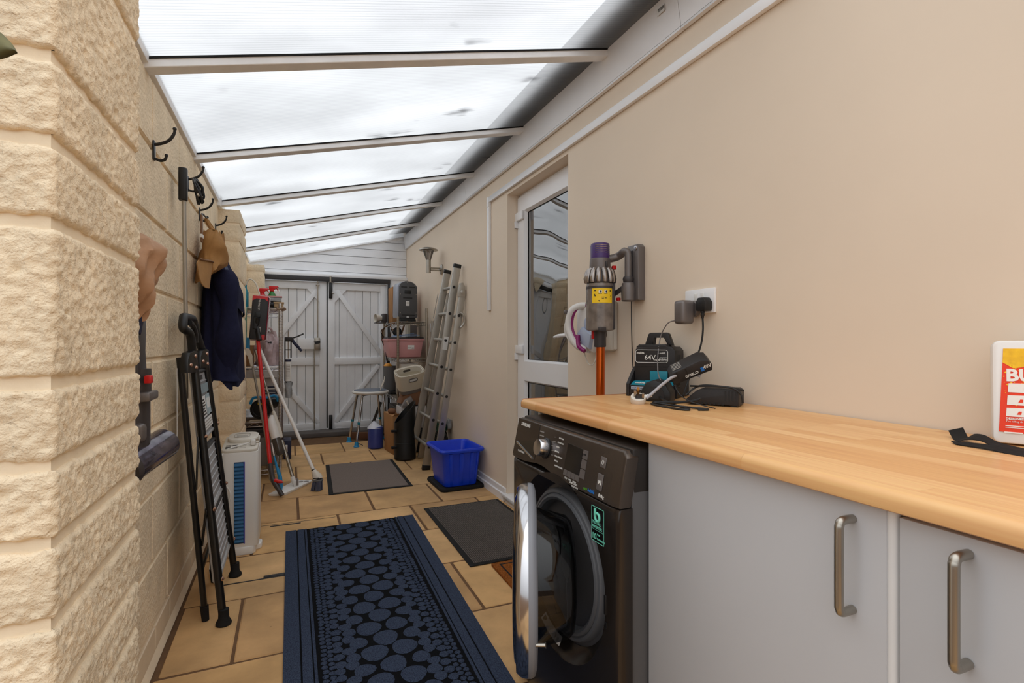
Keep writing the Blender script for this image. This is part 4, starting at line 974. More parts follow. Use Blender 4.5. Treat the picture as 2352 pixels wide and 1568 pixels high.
# low black charger with battery lying on it
bc = thing('black_charger', 'low black battery charger with side vents near the wall, cable over it', 'charger', (1.20, 1.20, WT))
MD = frame_M((1.165, 1.275, WT), math.radians(-56))
finish('charger_case', B(MD).prism([(-.02, .004), (-.02, .018), (.012, .046), (.03, .054), (.125, .054), (.135, .046), (.135, .004)], lambda x, z, t: (x, t, z), 0, .10, bev=.004), M_darkplastic, bc)
vv_ = B(MD)
for k in range(4): vv_.box(.095 + k * .010, .0995 + k * .010, -.001, .002, .018, .048)
for k in range(6): vv_.box(.025 + k * .0125, .031 + k * .0125, -.001, .002, .004, .011)
finish('vent_slots', vv_, M_black, bc)
for x in (0, .12): finish('rubber_foot', B(MD).box(x - .008, x + .008, .01, .09, 0, .005), M_black, bc)
finish('charger_cable', B(MD).tube(smoothpath([(-.01, .012, .058), (.03, -.006, .060), (.08, -.008, .062), (.12, -.008, .058), (.142, -.006, .040), (.146, -.004, .016)], 7), .003, 7).tube(smoothpath([(-.02, -.006, .030), (.02, .010, .060), (.09, .012, .060), (.145, .03, .05)], 6), .003, 7), M_black, bc)
MP = frame_M((1.145, 1.335, WT + .052), math.radians(-40)) @ Matrix.Rotation(math.radians(-24), 4, 'Y') @ Matrix.Rotation(math.radians(22), 4, 'X')
pk = thing('battery_pack', 'black slide-on tool battery with white print resting tilted across the chargers', 'battery', tuple(MP @ Vector((.06, .035, 0))))
finish('pack_case', B(MP).prism([(0, .004), (0, .034), (.012, .046), (.108, .052), (.128, .042), (.134, .022), (.128, .004)], lambda x, z, t: (x, t, z), 0, .075, bev=.006), M_darkplastic, pk)
finish('pack_grooves', B(MP).box(.022, .025, -.001, .004, .020, .046).box(.052, .055, -.001, .004, .022, .046).box(.006, .02, .01, .065, -.006, .008), M_black, pk)
MPx = MP.to_3x3() @ Vector((1, 0, 0)); MPz = MP.to_3x3() @ Vector((0, 0, 1)); MPy = MP.to_3x3() @ Vector((0, 1, 0))
text('0708LO', .013, MP @ Vector((.044, -.001, .014)), MPx, MPz, M_ink, pk, bold=.0002)
finish('blue_flash', B(MP).box(.096, .106, -.0012, .001, .015, .028), M_ecob, pk)
text('40V', .016, MP @ Vector((.105, -.0014, .020)), MPx, MPz, M_ink, pk, bold=.0002)
pb_ = B(MP)
for k in range(5): pb_.box(.016 + k * .0, .046, .014 + k * .010, .0165 + k * .010, .0485, .0497)
finish('pack_label', pb_, M_inkgrey, pk)
# second dark charger body under the pack
uc = thing('charger_cradle', 'dark rounded charger cradle lying between the dock and the low charger', 'charger', (1.10, 1.36, WT))
finish('cradle_body', B(frame_M((1.075, 1.425, WT), math.radians(-50))).prism([(0, 0), (0, .03), (.02, .062), (.05, .072), (.085, .058), (.10, .03), (.10, 0)], lambda x, z, t: (x, t, z), 0, .10, bev=.008), M_black, uc)
finish('cradle_slot', B(frame_M((1.075, 1.425, WT), math.radians(-50))).prism([(.02, .01), (.02, .03), (.035, .05), (.07, .05), (.08, .03), (.08, .01)], lambda x, z, t: (x, t, z), -.002, .004), M_darkplastic, uc)
# white mains plug lying pins-up with its grey lead
wp = thing('white_plug', 'loose white mains plug lying pins-up on the worktop with pale grey lead', 'plug', (1.02, 1.365, WT))
MW = rot((1.022, 1.362, WT + .019), 0, 0, math.radians(-30)) @ Matrix.Rotation(math.radians(28), 4, 'X')
finish('plug_body', B(MW).prism([(.024 * math.cos(a), .024 * math.sin(a)) for a in [2 * math.pi * k / 28 for k in range(28)]], lambda x, y, t: (x, y, t), -.016, .006, bev=.003), M_offwhite, wp)
finish('plug_face', B(MW).box(-.010, .016, -.014, .012, .006, .0075, bev=.0005), M_darkplastic, wp)
finish('plug_pin', B(MW).box(-.014, -.0075, -.004, .004, .006, .026).box(.010, .0165, -.012, -.004, .006, .022), M_steel, wp)
finish('earth_pin', B(MW).box(-.004, .004, .010, .018, .006, .030), mat('brass_pin', (206, 160, 100), .3, metal=1), wp)
finish('plug_sleeve', B(MW).lathe([(.008, .02), (.0075, .028), (.0065, .029), (.007, .034), (.0055, .035), (.006, .04), (.005, .046)], 12, (0, 0, -.004), (.95, .3, .12)), M_white, wp)
p0 = MW @ Vector((.040, .014, 0))
finish('pale_lead', B().tube(smoothpath([p0 + Vector((-.02, -.004, -.008)), p0 + Vector((.006, -.006, .010)), p0 + Vector((.04, -.014, .038)), p0 + Vector((.075, -.026, .062)), p0 + Vector((.115, -.042, .072)), p0 + Vector((.15, -.06, .062))], 8), .0048, 10), mat('pale_grey_lead', (170, 168, 172), .5), wp)
# black coiled lead in front
cl = tag(finish('coiled_lead', B().tube(smoothpath([(1.135, 1.40, .91), (1.105, 1.35, .905), (1.09, 1.27, WT + .004), (1.065, 1.19, WT + .004), (1.05, 1.165, WT + .0035), (1.035, 1.19, WT + .0035), (1.035, 1.28, WT + .0035), (1.045, 1.325, WT + .004), (1.07, 1.325, WT + .005), (1.09, 1.27, WT + .010), (1.115, 1.215, WT + .020), (1.125, 1.20, WT + .028), (1.115, 1.23, WT + .018), (1.085, 1.30, WT + .0095), (1.062, 1.335, WT + .006), (1.048, 1.30, WT + .0075), (1.052, 1.24, WT + .0075), (1.085, 1.185, WT + .005), (1.11, 1.16, WT + .0035), (1.10, 1.145, WT + .0035), (1.075, 1.155, WT + .0035)], 8), .0033, 8), M_black), 'loose black lead coiled on the worktop in front of the chargers', 'cable')
cl2 = tag(finish('thin_lead', B().tube(smoothpath([(1.135, 1.30, .945), (1.11, 1.29, .95), (1.095, 1.255, .93), (1.10, 1.22, .912), (1.125, 1.18, .90), (1.15, 1.165, WT + .002)], 8), .0017, 7), M_black), 'thin black wire arching over the coil beside the low charger', 'cable')

# white boxed product leaning at the right edge, and the black strap
MX = frame_M((1.252, .556, WT + .004), math.radians(-62)) @ Matrix.Rotation(math.radians(-5), 4, 'X')
wc = thing('white_container', 'white plastic container with red and yellow printed label at right edge of worktop', 'container', tuple(MX @ Vector((.08, .02, 0))))
finish('container_body', B(MX).prism(rrect(0, .165, 0, .198, .012), lambda x, z, t: (x, t, z), 0, .045, bev=.005), M_white, wc)
lb_ = finish('printed_label', B(MX).prism([(.009, .022), (.016, .182), (.165, .182), (.165, .016)], lambda x, z, t: (x, t, z), -.0012, -.0004), M_orangeprint, wc)
yb_ = B(MX)
yb_.prism([(.0148, .155), (.016, .182), (.16, .182), (.16, .148), (.10, .14), (.06, .150), (.03, .144)], lambda x, z, t: (x, t, z), -.0018, -.0012)
for k in range(70):
    x = random.uniform(.016, .07); z = .150 - abs(random.gauss(0, .03)); r = random.uniform(.0006, .0018)
    if z > .03: yb_.prism([(x, z), (x + r, z + r), (x, z + 2 * r), (x - r, z + r)], lambda xx, zz, t: (xx, t, zz), -.0018, -.0012)
yb_.prism([(.052, .014), (.05, .06), (.058, .09), (.07, .09), (.065, .014)], lambda xx, zz, t: (xx, t, zz), -.0018, -.0012)
finish('yellow_spray', yb_, M_yellowprint, lb_)
MXx = MX.to_3x3() @ Vector((1, 0, 0)); MXz = MX.to_3x3() @ Vector((0, 0, 1))
text('BU', .032, MX @ Vector((.019, -.002, .120)), MXx, MXz, M_lightprint, lb_, bold=.0012)
wbx = B(MX)
for (x, z0, z1) in ((.022, .098, .115), (.0205, .074, .092), (.019, .052, .068)): wbx.prism([(x, z0), (x + .001, z1), (.09, z1 + .001), (.09, z0 - .001)], lambda xx, zz, t: (xx, t, zz), -.0022, -.0016)
finish('white_panel', wbx, M_lightprint, lb_)
rp = B(MX)
for (x, z) in ((.044, .104), (.036, .079), (.034, .056)): rp.prism([(x, z), (x + .003, z + .006), (x + .007, z + .006), (x + .006, z)], lambda xx, zz, t: (xx, t, zz), -.0028, -.002)
finish('red_mark', rp, M_orangeprint, lb_)
text('DESIGNED FOR', .0055, MX @ Vector((.0185, -.002, .046)), MXx, MXz, M_lightprint, lb_, bold=.0002); text('The killing th', .0045, MX @ Vector((.0185, -.002, .041)), MXx, MXz, M_lightprint, lb_); finish('fine_print', B(MX).box(.018, .052, -.002, -.0012, .033, .0345).box(.018, .048, -.002, -.0012, .030, .0312).box(.0165, .042, -.002, -.0012, .020, .0225), M_lightprint, lb_)
sb_ = thing('black_strap', 'black webbing strap lying crumpled on the worktop before the white container', 'strap', (1.22, .55, WT))
def ribbon(path, wv, wd, th=.0012):
    P = smoothpath(path, 6); n_ = len(P); b = B(); Wv = smoothpath(wv, 6); L_ = []
    for p, v_ in zip(P, Wv):
        v_ = Vector(v_).normalized() * wd / 2
        L_.append([b.v(p - v_), b.v(p + v_), b.v(p + v_ + Vector((0, 0, th))), b.v(p - v_ + Vector((0, 0, th)))])
    for a, c in zip(L_, L_[1:]):
        for k in range(4): b.f([a[k], a[(k + 1) % 4], c[(k + 1) % 4], c[k]])
    b.f(L_[0][::-1]); b.f(L_[-1]); return b
finish('strap_upper', ribbon([(1.275, .628, WT + .016), (1.255, .612, WT + .006), (1.238, .598, WT + .002), (1.222, .578, WT + .012), (1.215, .555, WT + .014), (1.21, .53, WT + .006), (1.205, .49, WT + .003), (1.20, .44, WT + .002)], [(1, -.5, .25), (1, -.4, .25), (1, -.3, .2), (1, 0, .3), (1, .2, .25), (1, .2, .15), (1, .1, .1), (1, .1, 0)], .030), M_blackmatt, sb_)
finish('strap_lower', ribbon([(1.185, .588, WT + .002), (1.185, .56, WT + .003), (1.182, .53, WT + .004), (1.178, .49, WT + .002), (1.172, .44, WT + .001)], [(1, .9, .1), (1, .6, .15), (1, .4, .2), (1, .2, .2), (1, .1, .1)], .026), M_blackmatt, sb_)

# ================================================================== LEFT WALL: HOOKS, COAT, CAP, POLE, VACUUM TOOLS
def coat_hook(y, z, label):
    t = thing('coat_hook', label, 'hook', (XL, y, z), 'black coat hooks along the block wall')
    finish('hook_plate', B().box(XL - .001, XL + .006, y - .011, y + .011, z - .033, z + .033, bev=.003), M_blackmetal, t)
    up = smoothpath([(XL + .004, y, z + .020), (XL + .022, y, z + .026), (XL + .045, y, z + .040), (XL + .060, y, z + .065), (XL + .062, y, z + .082)], 6)
    finish('upper_prong', B().tube(up, [.0052] * 18 + [.0046] * (len(up) - 20) + [.0062, .0062], 10).sphere(up[-1], .0066, 10), M_blackmetal, t)
    lo = smoothpath([(XL + .004, y, z - .026), (XL + .020, y, z - .032), (XL + .034, y, z - .026), (XL + .038, y, z - .012)], 6)
    finish('lower_prong', B().tube(lo, .0046, 10).sphere(lo[-1], .006, 10), M_blackmetal, t)
    return t
coat_hook(2.085, 1.735, 'bare black double coat hook nearest the camera on the block wall')
coat_hook(2.72, 1.80, 'black double coat hook behind the pole head on the block wall')
coat_hook(3.04, 1.735, 'black double coat hook just above the hanging brown leather strap')
coat_hook(3.66, 1.785, 'black double coat hook farthest from camera, above cap and navy coat')

po = thing('extension_pole', 'slim grey extension pole with black grip hanging against the block wall', 'pole', (-.37, 2.43, .86))
finish('pole_shaft', B().tube([(-.385, 2.388, 1.66), (-.385, 2.43, 1.18), (-.385, 2.44, .86)], .0078, 12), M_alu, po)
finish('pole_grip', B().prism(rrect(-.019, .019, 0, .030, .01), lambda a, b_, t: (-.402 + b_, 2.386 + a * .9, t), 1.645, 1.772, bev=.003), M_black, po)
ro = thing('wrist_cord', 'crumpled black cord bundle hung from the second coat hook beside pole', 'cord', (-.38, 2.66, 1.74))
b = B()
for k in range(7):
    a = k * .9
    b.tube(smoothpath([(-.392 + .010 * math.sin(a), 2.68, 1.815), (-.37 + .014 * math.cos(a), 2.655 + .02 * math.sin(a * 1.3), 1.775), (-.362 + .01 * math.sin(a * 2), 2.66, 1.735 - .006 * k), (-.385, 2.69, 1.745), (-.392, 2.69, 1.80)], 5), .0048, 7)
finish('cord_coil', b, M_black, ro)
finish('cord_tag', B().box(-.372, -.366, 2.615, 2.64, 1.728, 1.735, bev=.001), M_offwhite, ro)

# navy coat
co = thing('navy_coat', 'navy blue wool coat hanging on the block wall below the tan cap', 'coat', (-.36, 3.2, .85))
NSEG = 72
def coat_pt(u, v):   # v 0 hem .. 1 top
    a = 2 * math.pi * u
    z = .868 + .70 * v
    hy = .225 - .03 * v - .10 * max(0, v - .62) / .38
    hx = .088 - .012 * v - .040 * max(0, (v - .7) / .3)
    cy = 3.17 + .05 * v; f = (1 - v) ** .5
    fold = .016 * f * math.sin(5 * a + 1.2 + 1.5 * v) + .008 * f * math.sin(11 * a + 2 * v)
    ca_, sa_ = math.cos(a), math.sin(a)
    e = .75
    x = (abs(ca_) ** e) * (1 if ca_ > 0 else -1) * (hx + fold * .7); y = (abs(sa_) ** e) * (1 if sa_ > 0 else -1) * (hy + fold)
    z += (1 - v) ** 6 * (.022 * math.sin(3 * a + .6) + .012 * math.sin(7 * a))
    return (max(-.418, -.330 + x - (.09 - hx) * .6), cy + y, z)
b = B(); g = b.grid(coat_pt, NSEG, 30, closeu=True)
b.f(g[-1][::-1])
finish('coat_body', b, M_navy, co, smooth=70)
def coat_front(a, v, off):
    p = Vector(coat_pt(a, v)); c = Vector((-.34, 3.21, p.z)); d = (p - c); d.z = 0; d.normalize(); return p + d * off
b = B()
def lap(u, v):
    a = .73 + .27 * u * (1.15 - .35 * v); vv = .62 + .30 * v - .16 * (1 - v) * (u - .3); return coat_front(a % 1, min(.97, vv), .012 + .010 * math.sin(math.pi * u))
b.grid(lap, 16, 10); finish('lapel', b, M_navy, co, smooth=60)
b = B(); b.grid(lambda u, v: coat_front((.845 + .045 * u) % 1, .70 + .2 * v, .0245), 5, 6); finish('lining_patch', b, M_navylining, co)
sl = smoothpath([(-.31, 3.03, 1.44), (-.285, 2.99, 1.30), (-.285, 2.985, 1.12), (-.295, 3.0, .95), (-.30, 3.0, .89)], 6)
finish('sleeve', B().tube(sl, [.045 + .012 * math.sin(i * .6) + .012 * i / len(sl) for i in range(len(sl))], 16, sx=1.0), M_navy, co, smooth=70)
finish('hanging_loop', B().tube(smoothpath([(-.35, 3.2, 1.54), (-.39, 3.35, 1.62), (-.395, 3.58, 1.70), (-.395, 3.66, 1.762)], 6), .005, 8), M_navy, co)

# tan cap
cp_ = thing('tan_cap', 'tan cotton baseball cap hanging crumpled over the navy coat', 'cap', (-.35, 2.9, 1.4))
def crown(u, v):
    a = 2 * math.pi * u
    r = 1.0 - .35 * max(0, v - .55) / .45
    rx, ry = .060 * r, .135 * r
    z = 1.425 + .215 * v
    x = -.352 + rx * math.cos(a) + .010 * math.sin(6 * v + 3 * a) * (1 - .3 * v); y = 2.905 + .11 * v + ry * math.sin(a) + .014 * math.sin(5 * v * 2 + 2 * a)
    return (max(-.418, x), y, z - .055 * (1 - v) * math.cos(a + 2.6) + .006 * math.sin(9 * a))
b = B(); g = b.grid(crown, 40, 16, closeu=True); b.f(g[0]); finish('cap_crown', b, M_tan, cp_, smooth=70)
def brim(u, v):
    s = (u - .5) * 2
    return (-.372 + .035 * (1 - s * s) * (1 - .2 * v) + .004, 2.735 + .125 * s - .045 * v, 1.455 - .125 * v * (max(0, 1 - .97 * s ** 4)) ** .5 + .01 * s)
b = B(); G1 = b.grid(brim, 18, 9); G2 = b.grid(lambda u, v: tuple(Vector(brim(u, v)) + Vector((.0045, -.002, 0))), 18, 9)
for i in range(17): b.f([G1[-1][i], G1[-1][i + 1], G2[-1][i + 1], G2[-1][i]])
for j in range(8): b.f([G1[j][0], G1[j + 1][0], G2[j + 1][0], G2[j][0]]); b.f([G1[j][-1], G1[j + 1][-1], G2[j + 1][-1], G2[j][-1]])
finish('cap_brim', b, M_tanlight, cp_, smooth=60)
finish('brim_seam', B().tube([tuple(Vector(brim(i / 16, .02)) + Vector((.008, -.004, .004))) for i in range(17)], .004, 7), M_leather, cp_)
finish('cap_strap', B().tube(smoothpath([(-.35, 2.96, 1.64), (-.375, 3.02, 1.675), (-.392, 3.04, 1.712), (-.36, 3.07, 1.66)], 6), .009, 8), M_tan, cp_)
bd = thing('leather_strap', 'short brown leather strap with white buckle hanging on the third hook', 'strap', (-.37, 2.73, 1.6))
finish('strap_band', B().box(-.375, -.369, 2.725, 2.765, 1.545, 1.668, bev=.0015), M_leather, bd)
finish('strap_buckle', B().box(-.378, -.366, 2.722, 2.768, 1.563, 1.58, bev=.002), M_white, bd)
finish('strap_loop', B().tube(smoothpath([(-.372, 2.745, 1.665), (-.385, 2.86, 1.70), (-.388, 3.02, 1.715)], 6), .004, 8), M_black, bd)

# brown hooded jacket and vacuum tools mostly hidden by the near pier
bj = thing('brown_jacket', 'crumpled brown nylon jacket hood peeking out behind the near block pier', 'jacket', (-.36, 1.66, 1.2))
def hood(u, v):
    a = 2 * math.pi * u; z = 1.155 + .215 * v
    r = .030 + .058 * math.sin(min(1, v * 1.05) * math.pi * .62) - .045 * max(0, v - .86) / .14
    w_ = .010 * math.sin(4 * a + 9 * v) + .007 * math.sin(9 * a - 14 * v)
    return (max(-.42, -.362 + (r * .72 + w_) * math.cos(a)), 1.655 + .02 * v + (r * 1.02 + w_) * math.sin(a), z - .018 + .012 * math.sin(2 * a))
b = B(); g = b.grid(hood, 36, 22, closeu=True); b.f(g[0]); b.f(g[-1]); finish('jacket_hood', b, M_brown, bj, smooth=55)
finish('jacket_cuff', B().tube(smoothpath([(-.36, 1.66, 1.18), (-.36, 1.665, 1.15), (-.362, 1.66, 1.11)], 5), [.030, .030, .029, .028, .028, .028, .028, .027, .026, .026, .025], 12), M_navyplastic, bj)
bj.location.y -= .128
vt = thing('vacuum_wand', 'grey vacuum wand with red clips and clear roller head behind the near pier', 'vacuum wand', (-.36, 1.70, .74))
finish('crevice_nozzle', B().prism([(1.655, 1.14), (1.735, 1.15), (1.722, 1.10), (1.708, 1.065), (1.735, 1.03), (1.735, 1.0), (1.655, 1.0)], lambda y, z, t: (t, y, z), -.385, -.345, bev=.008), M_vacdark, vt)
finish('wand_upper', B().cyl((-.365, 1.70, .955), (-.365, 1.70, 1.02), .036, seg=24), M_vacdark, vt)
finish('wand_clamp', B().box(-.405, -.322, 1.655, 1.75, .938, .962, bev=.006), M_vacgrey, vt)
finish('wand_tube', B().cyl((-.365, 1.70, .80), (-.365, 1.70, .945), .034, seg=24), M_vacdark, vt)
finish('wand_housing', B().box(-.40, -.335, 1.66, 1.735, .835, .885, bev=.012, seg=3), M_vacgrey, vt)
finish('red_clip', B().box(-.335, -.318, 1.65, 1.672, .985, 1.005, bev=.003), M_red, vt)
finish('red_clip', B().sphere((-.346, 1.722, .90), .012, 12, sc=(.6, .9, 1.6)), M_red, vt)
finish('red_clip', B().sphere((-.346, 1.728, .845), .012, 12, sc=(.6, .9, 1.5)), M_red, vt)
hA, hB = Vector((-.375, 1.64, .775)), Vector((-.31, 1.81, .815))
ax = (hB - hA).normalized()
finish('roller_cover', B().lathe([(.0001, 0), (.036, .001), (.041, .006), (.041, .165), (.036, .173), (.0001, .174)], 32, hA, ax), mat('smoked_roller', (86, 80, 92), .15, metal=.5, spec=.8, var=.5, vscale=14, stretch=(1, 4, 4)), vt)
finish('roller_end', B().lathe([(.0001, -.006), (.043, -.005), (.045, .012), (.042, .016)], 32, hA, ax), M_vacdark, vt)
finish('head_neck', B().cyl((-.365, 1.70, .78), (-.365, 1.70, .84), .026, seg=20), M_vacgrey, vt)

vt.location.y -= .105
# ================================================================== STEP LADDER, AIR COOLER
sl_ = thing('step_ladder', 'folded black step ladder with silver ribbed treads leaning on the block wall', 'step ladder', (-.28, 2.5, 0))
FL0, FL1 = Vector((-.238, 2.275, .03)), Vector((-.352, 2.372, 1.045))
FR0, FR1 = Vector((-.238, 2.722, .03)), Vector((-.352, 2.652, 1.05))
RL0, RL1 = Vector((-.305, 2.33, .03)), Vector((-.382, 2.285, 1.03))
RR0, RR1 = Vector((-.318, 2.69, .03)), Vector((-.385, 2.63, 1.03))
for p, q in ((FL0, FL1), (FR0, FR1)):
    finish('front_rail', B().tube([p, q], .0145, 14, sx=.75), M_blackmetal, sl_)
for p, q in ((RL0, RL1), (RR0, RR1)):
    finish('rear_leg', B().tube([p, q], .0115, 12), M_blackmetal, sl_)
for p, q, big in ((FL0, FL1, 1), (FR0, FR1, 1), (RL0, RL1, 0), (RR0, RR1, 0)):
    d = (q - p).normalized()
    if big: finish('rubber_foot', B().lathe([(.026, 0), (.0285, .006), (.026, .014), (.019, .026), (.018, .06)], 20, p - d * .03 + Vector((0, 0, .0)), (0, 0, 1)), M_blackmatt, sl_)
    else: finish('rubber_foot', B().tube([p - d * .028, p + d * .03], [.013, .0155], 14), M_blackmatt, sl_)
for (A1, C1) in ((FL1, RL1), (FR1, RR1)):
    m_ = (A1 + C1) / 2 + Vector((0, 0, -.02)); yy = m_.y
    pl_ = [(-.045, -.042), (.030, -.042), (.038, -.02), (.034, .036), (.012, .042), (-.03, .034), (-.046, .008)]
    hp_ = finish('hinge_plate', B().prism(pl_, lambda a, z, t: (m_.x + .012 + t * .35 + a * .25, m_.y - .028 + a * .9 + t * .0, m_.z - .004 + z), -.03, .05, bev=.003), M_blackmetal, sl_)
    for (a, z) in ((-.028, -.012), (.012, .020), (.018, -.024)):
        finish('rivet', B().lathe([(.0075, 0), (.007, .003), (.004, .0055), (.0001, .006)], 14, (m_.x + .012 + .05 * .35 + a * .25, m_.y - .028 + a * .9, m_.z - .004 + z), (.8, -.55, 0)), M_rivet, hp_)
hnd = smoothpath([FL1 + Vector((0, 0, -.02)), FL1 + Vector((-.004, -.03, .07)), (-.372, 2.30, 1.14), (-.376, 2.325, 1.178), (-.378, 2.36, 1.186), (-.379, 2.50, 1.187), (-.378, 2.56, 1.18), (-.374, 2.61, 1.13), FR1 + Vector((0, 0, -.02))], 7)
finish('top_handle', B().tube(hnd, .0155, 14), M_black, sl_)
finish('handle_catch', B().tube(smoothpath([(-.362, 2.36, 1.165), (-.355, 2.40, 1.15), (-.352, 2.43, 1.12), (-.352, 2.435, 1.085)], 5), .011, 10), M_black, sl_)
def rail_at(p, q, z): t = (z - p.z) / (q.z - p.z); return p + (q - p) * t
def ftread(z0, z1, label):
    A0, A1, C0, C1 = rail_at(FL0, FL1, z0), rail_at(FL0, FL1, z1), rail_at(FR0, FR1, z0), rail_at(FR0, FR1, z1)
    o = Vector((-.006, 0, 0)); i0 = Vector((0, .017, 0))
    t = finish('tread', B().hexa([A0 + o + i0 + Vector((-.018, 0, 0)), A0 + o + i0, C0 + o - i0, C0 + o - i0 + Vector((-.018, 0, 0)), A1 + o + i0 + Vector((-.018, 0, 0)), A1 + o + i0, C1 + o - i0, C1 + o - i0 + Vector((-.018, 0, 0))], bev=.002), M_tread, sl_)
    N_ = 8 if label != 'platform' else 3
    for k in range(N_):
        f = (k + .5) / N_; y_ = .03
        a = A0 + (A1 - A0) * f; c = C0 + (C1 - C0) * f
        finish('tread_rib', B().tube([a + i0 + Vector((-.004, .006, 0)), c - i0 + Vector((-.004, -.006, 0))], .0028, 6), M_silverplate, t)
    for (a, c) in ((A0, C0), (A1, C1)): finish('tread_edge', B().tube([a + i0 + Vector((-.008, 0, 0)), c - i0 + Vector((-.008, 0, 0))], .0095, 10), M_silverplate if a is A0 else M_black, t)
    for a, sg in ((A0, 1), (C0, -1)): finish('rivet', B().lathe([(.008, 0), (.0075, .003), (.004, .006), (.0001, .0065)], 14, (a.x + .012, a.y - .010 * sg, a.z + .02), (.85, -.5, 0)), M_rivet, t)
    return t, A0, A1, C0, C1
pt, A0, A1, C0, C1 = ftread(.70, .965, 'platform')
def onplat(u, v, off=.002): 
    a = A0 + (A1 - A0) * v; c = C0 + (C1 - C0) * v; return a + (c - a) * u + Vector((off, 0, 0))
def plq(u0, u1, v0, v1, m, name='platform_label', off=.002):
    b = B(); P = [onplat(u0, v0, off), onplat(u1, v0, off), onplat(u1, v1, off), onplat(u0, v1, off)]
    b.hexa([p - Vector((.001, 0, 0)) for p in P] + P); return finish(name, b, m, pt)
plq(.10, .90, .66, .80, mat('blue_grey_label', (140, 160, 168), .4, var=.3, vscale=30)); plq(.10, .52, .30, .62, M_paper); plq(.56, .90, .30, .62, mat('pale_blue_label', (176, 196, 204), .4, var=.25, vscale=40)); plq(.12, .88, .10, .27, M_paper)
for k in range(6): plq(.14, .48 - .04 * (k % 3), .33 + k * .045, .35 + k * .045, M_darkplastic, 'label_print', .003)
for k in range(3): plq(.60 + .1 * k, .67 + .1 * k, .40, .56, M_paper, 'label_print', .003)
for k in range(3): plq(.2, .8, .13 + k * .045, .145 + k * .045, M_inkgrey, 'label_print', .003)
plq(.15, .5, .88, .95, M_darkplastic, 'platform_slot', .003)
ftread(.42, .655, 'step'); ftread(.155, .40, 'step')
for (p, q) in ((rail_at(FL0, FL1, .72), rail_at(RL0, RL1, .52)), (rail_at(FL0, FL1, .44), rail_at(RL0, RL1, .30)), (rail_at(FR0, FR1, .44), rail_at(RR0, RR1, .30))):
    lk_ = finish('folding_link', B().bar(p + Vector((-.014, 0, 0)), q + Vector((.012, 0, 0)), .022, .006, side=(0, .3, 1), bev=.002), M_blackmetal, sl_)
finish('rear_crossbar', B().bar((-.316, 2.335, .20), (-.325, 2.69, .20), .02, .01, side=(0, 0, 1), bev=.002), M_blackmetal, sl_)
finish('warning_strip', B().box(-.388, -.3865, 2.268, 2.276, .72, .99), M_paper, sl_)

ac = thing('air_cooler', 'slim white tower heater with dark blue louvre strip behind the step ladder', 'heater', (-.24, 3.12, 0))
CX0, CX1, CY0, CY1 = -.325, -.150, 2.975, 3.265
def rr(x0, x1, y0, y1, r): return rrect(x0, x1, y0, y1, r)
finish('cooler_body', B().prism(rr(CX0, CX1, CY0, CY1, .030), lambda x, y, t: (x, y, t), .035, .525, bev=.006), M_white, ac, smooth=40)
finish('cooler_foot', B().prism(rr(CX0 + .01, CX1 - .012, CY0 - .006, CY1, .03), lambda x, y, t: (x, y, t), .0, .04, bev=.004).prism(rr(CX1 - .03, CX1 + .014, CY0 + .05, CY0 + .13, .02), lambda x, y, t: (x, y, t), .0, .03, bev=.006), M_white, ac)
finish('cooler_top', B().prism(rr(CX0 + .003, CX1 - .003, CY0 + .002, CY1, .03), lambda x, y, t: (x, y, t + (y - CY0) * .10), .52, .538, bev=.006), M_offwhite, ac)
finish('top_cap', B().prism(rr(CX0 + .02, CX1 - .008, CY0 + .125, CY1 - .004, .05), lambda x, y, t: (x, y, t + (y - CY0) * .10), .535, .556, bev=.006), M_offwhite, ac)
finish('cap_outline', B().tube([(x, y, .5585 + (y - CY0) * .10) for x, y in rr(CX0 + .05, CX1 - .05, CY0 + .165, CY1 - .05, .02)], .0013, 5, closed=True), M_inkgrey, ac)
b = B()
for i in range(2): b.prism([(CX0 + .06, CY0 + .185 + i * .018), (CX0 + .115, CY0 + .185 + i * .018), (CX0 + .115, CY0 + .193 + i * .018), (CX0 + .06, CY0 + .193 + i * .018)], lambda x, y, t: (x, y, t + (y - CY0) * .10), .5560, .5575)
finish('cap_print', b, M_inkgrey, ac)
b = B()
for i in range(3):
    for j in range(2): b.prism([(CX0 + .02 + j * .03, CY0 + .030 + i * .024), (CX0 + .045 + j * .03, CY0 + .030 + i * .024), (CX0 + .045 + j * .03, CY0 + .042 + i * .024), (CX0 + .02 + j * .03, CY0 + .042 + i * .024)], lambda x, y, t: (x, y, t + (y - CY0) * .10), .5375, .5390)
finish('control_keys', b, M_black, ac)
b = B()
for i in range(3): b.prism([(CX0 + .085, CY0 + .03 + i * .024), (CX0 + .115, CY0 + .03 + i * .024), (CX0 + .115, CY0 + .036 + i * .024), (CX0 + .085, CY0 + .036 + i * .024)], lambda x, y, t: (x, y, t + (y - CY0) * .10), .5375, .5390)
finish('control_print', b, M_inkgrey, ac)
gx0, gx1 = -.262, -.213
gr = finish('louvre_recess', B().box(gx0, gx1, CY0 - .003, CY0 + .01, .06, .475, bev=.002), M_bluegrilledark, ac)
for k in range(21):
    z = .068 + k * .0193
    finish('louvre', B().prism([(CY0 - .010, z), (CY0 - .010, z + .004), (CY0 - .003, z + .015), (CY0 - .003, z + .008)], lambda y, zz, t: (t, y, zz), gx0 + .003, gx1 - .004), M_bluegrille, gr, smooth=0)
finish('louvre_rail', B().box(gx1 - .004, gx1 + .001, CY0 - .010, CY0, .06, .475), mat('violet_blue_edge', (36, 40, 150), .4), gr)
finish('mains_plug', B().box(-.19, -.165, 3.03, 3.07, .545, .575, bev=.006), M_white, ac)
finish('plug_pins', B().box(-.168, -.150, 3.04, 3.045, .568, .574).box(-.168, -.150, 3.055, 3.06, .552, .558), M_steel, ac)
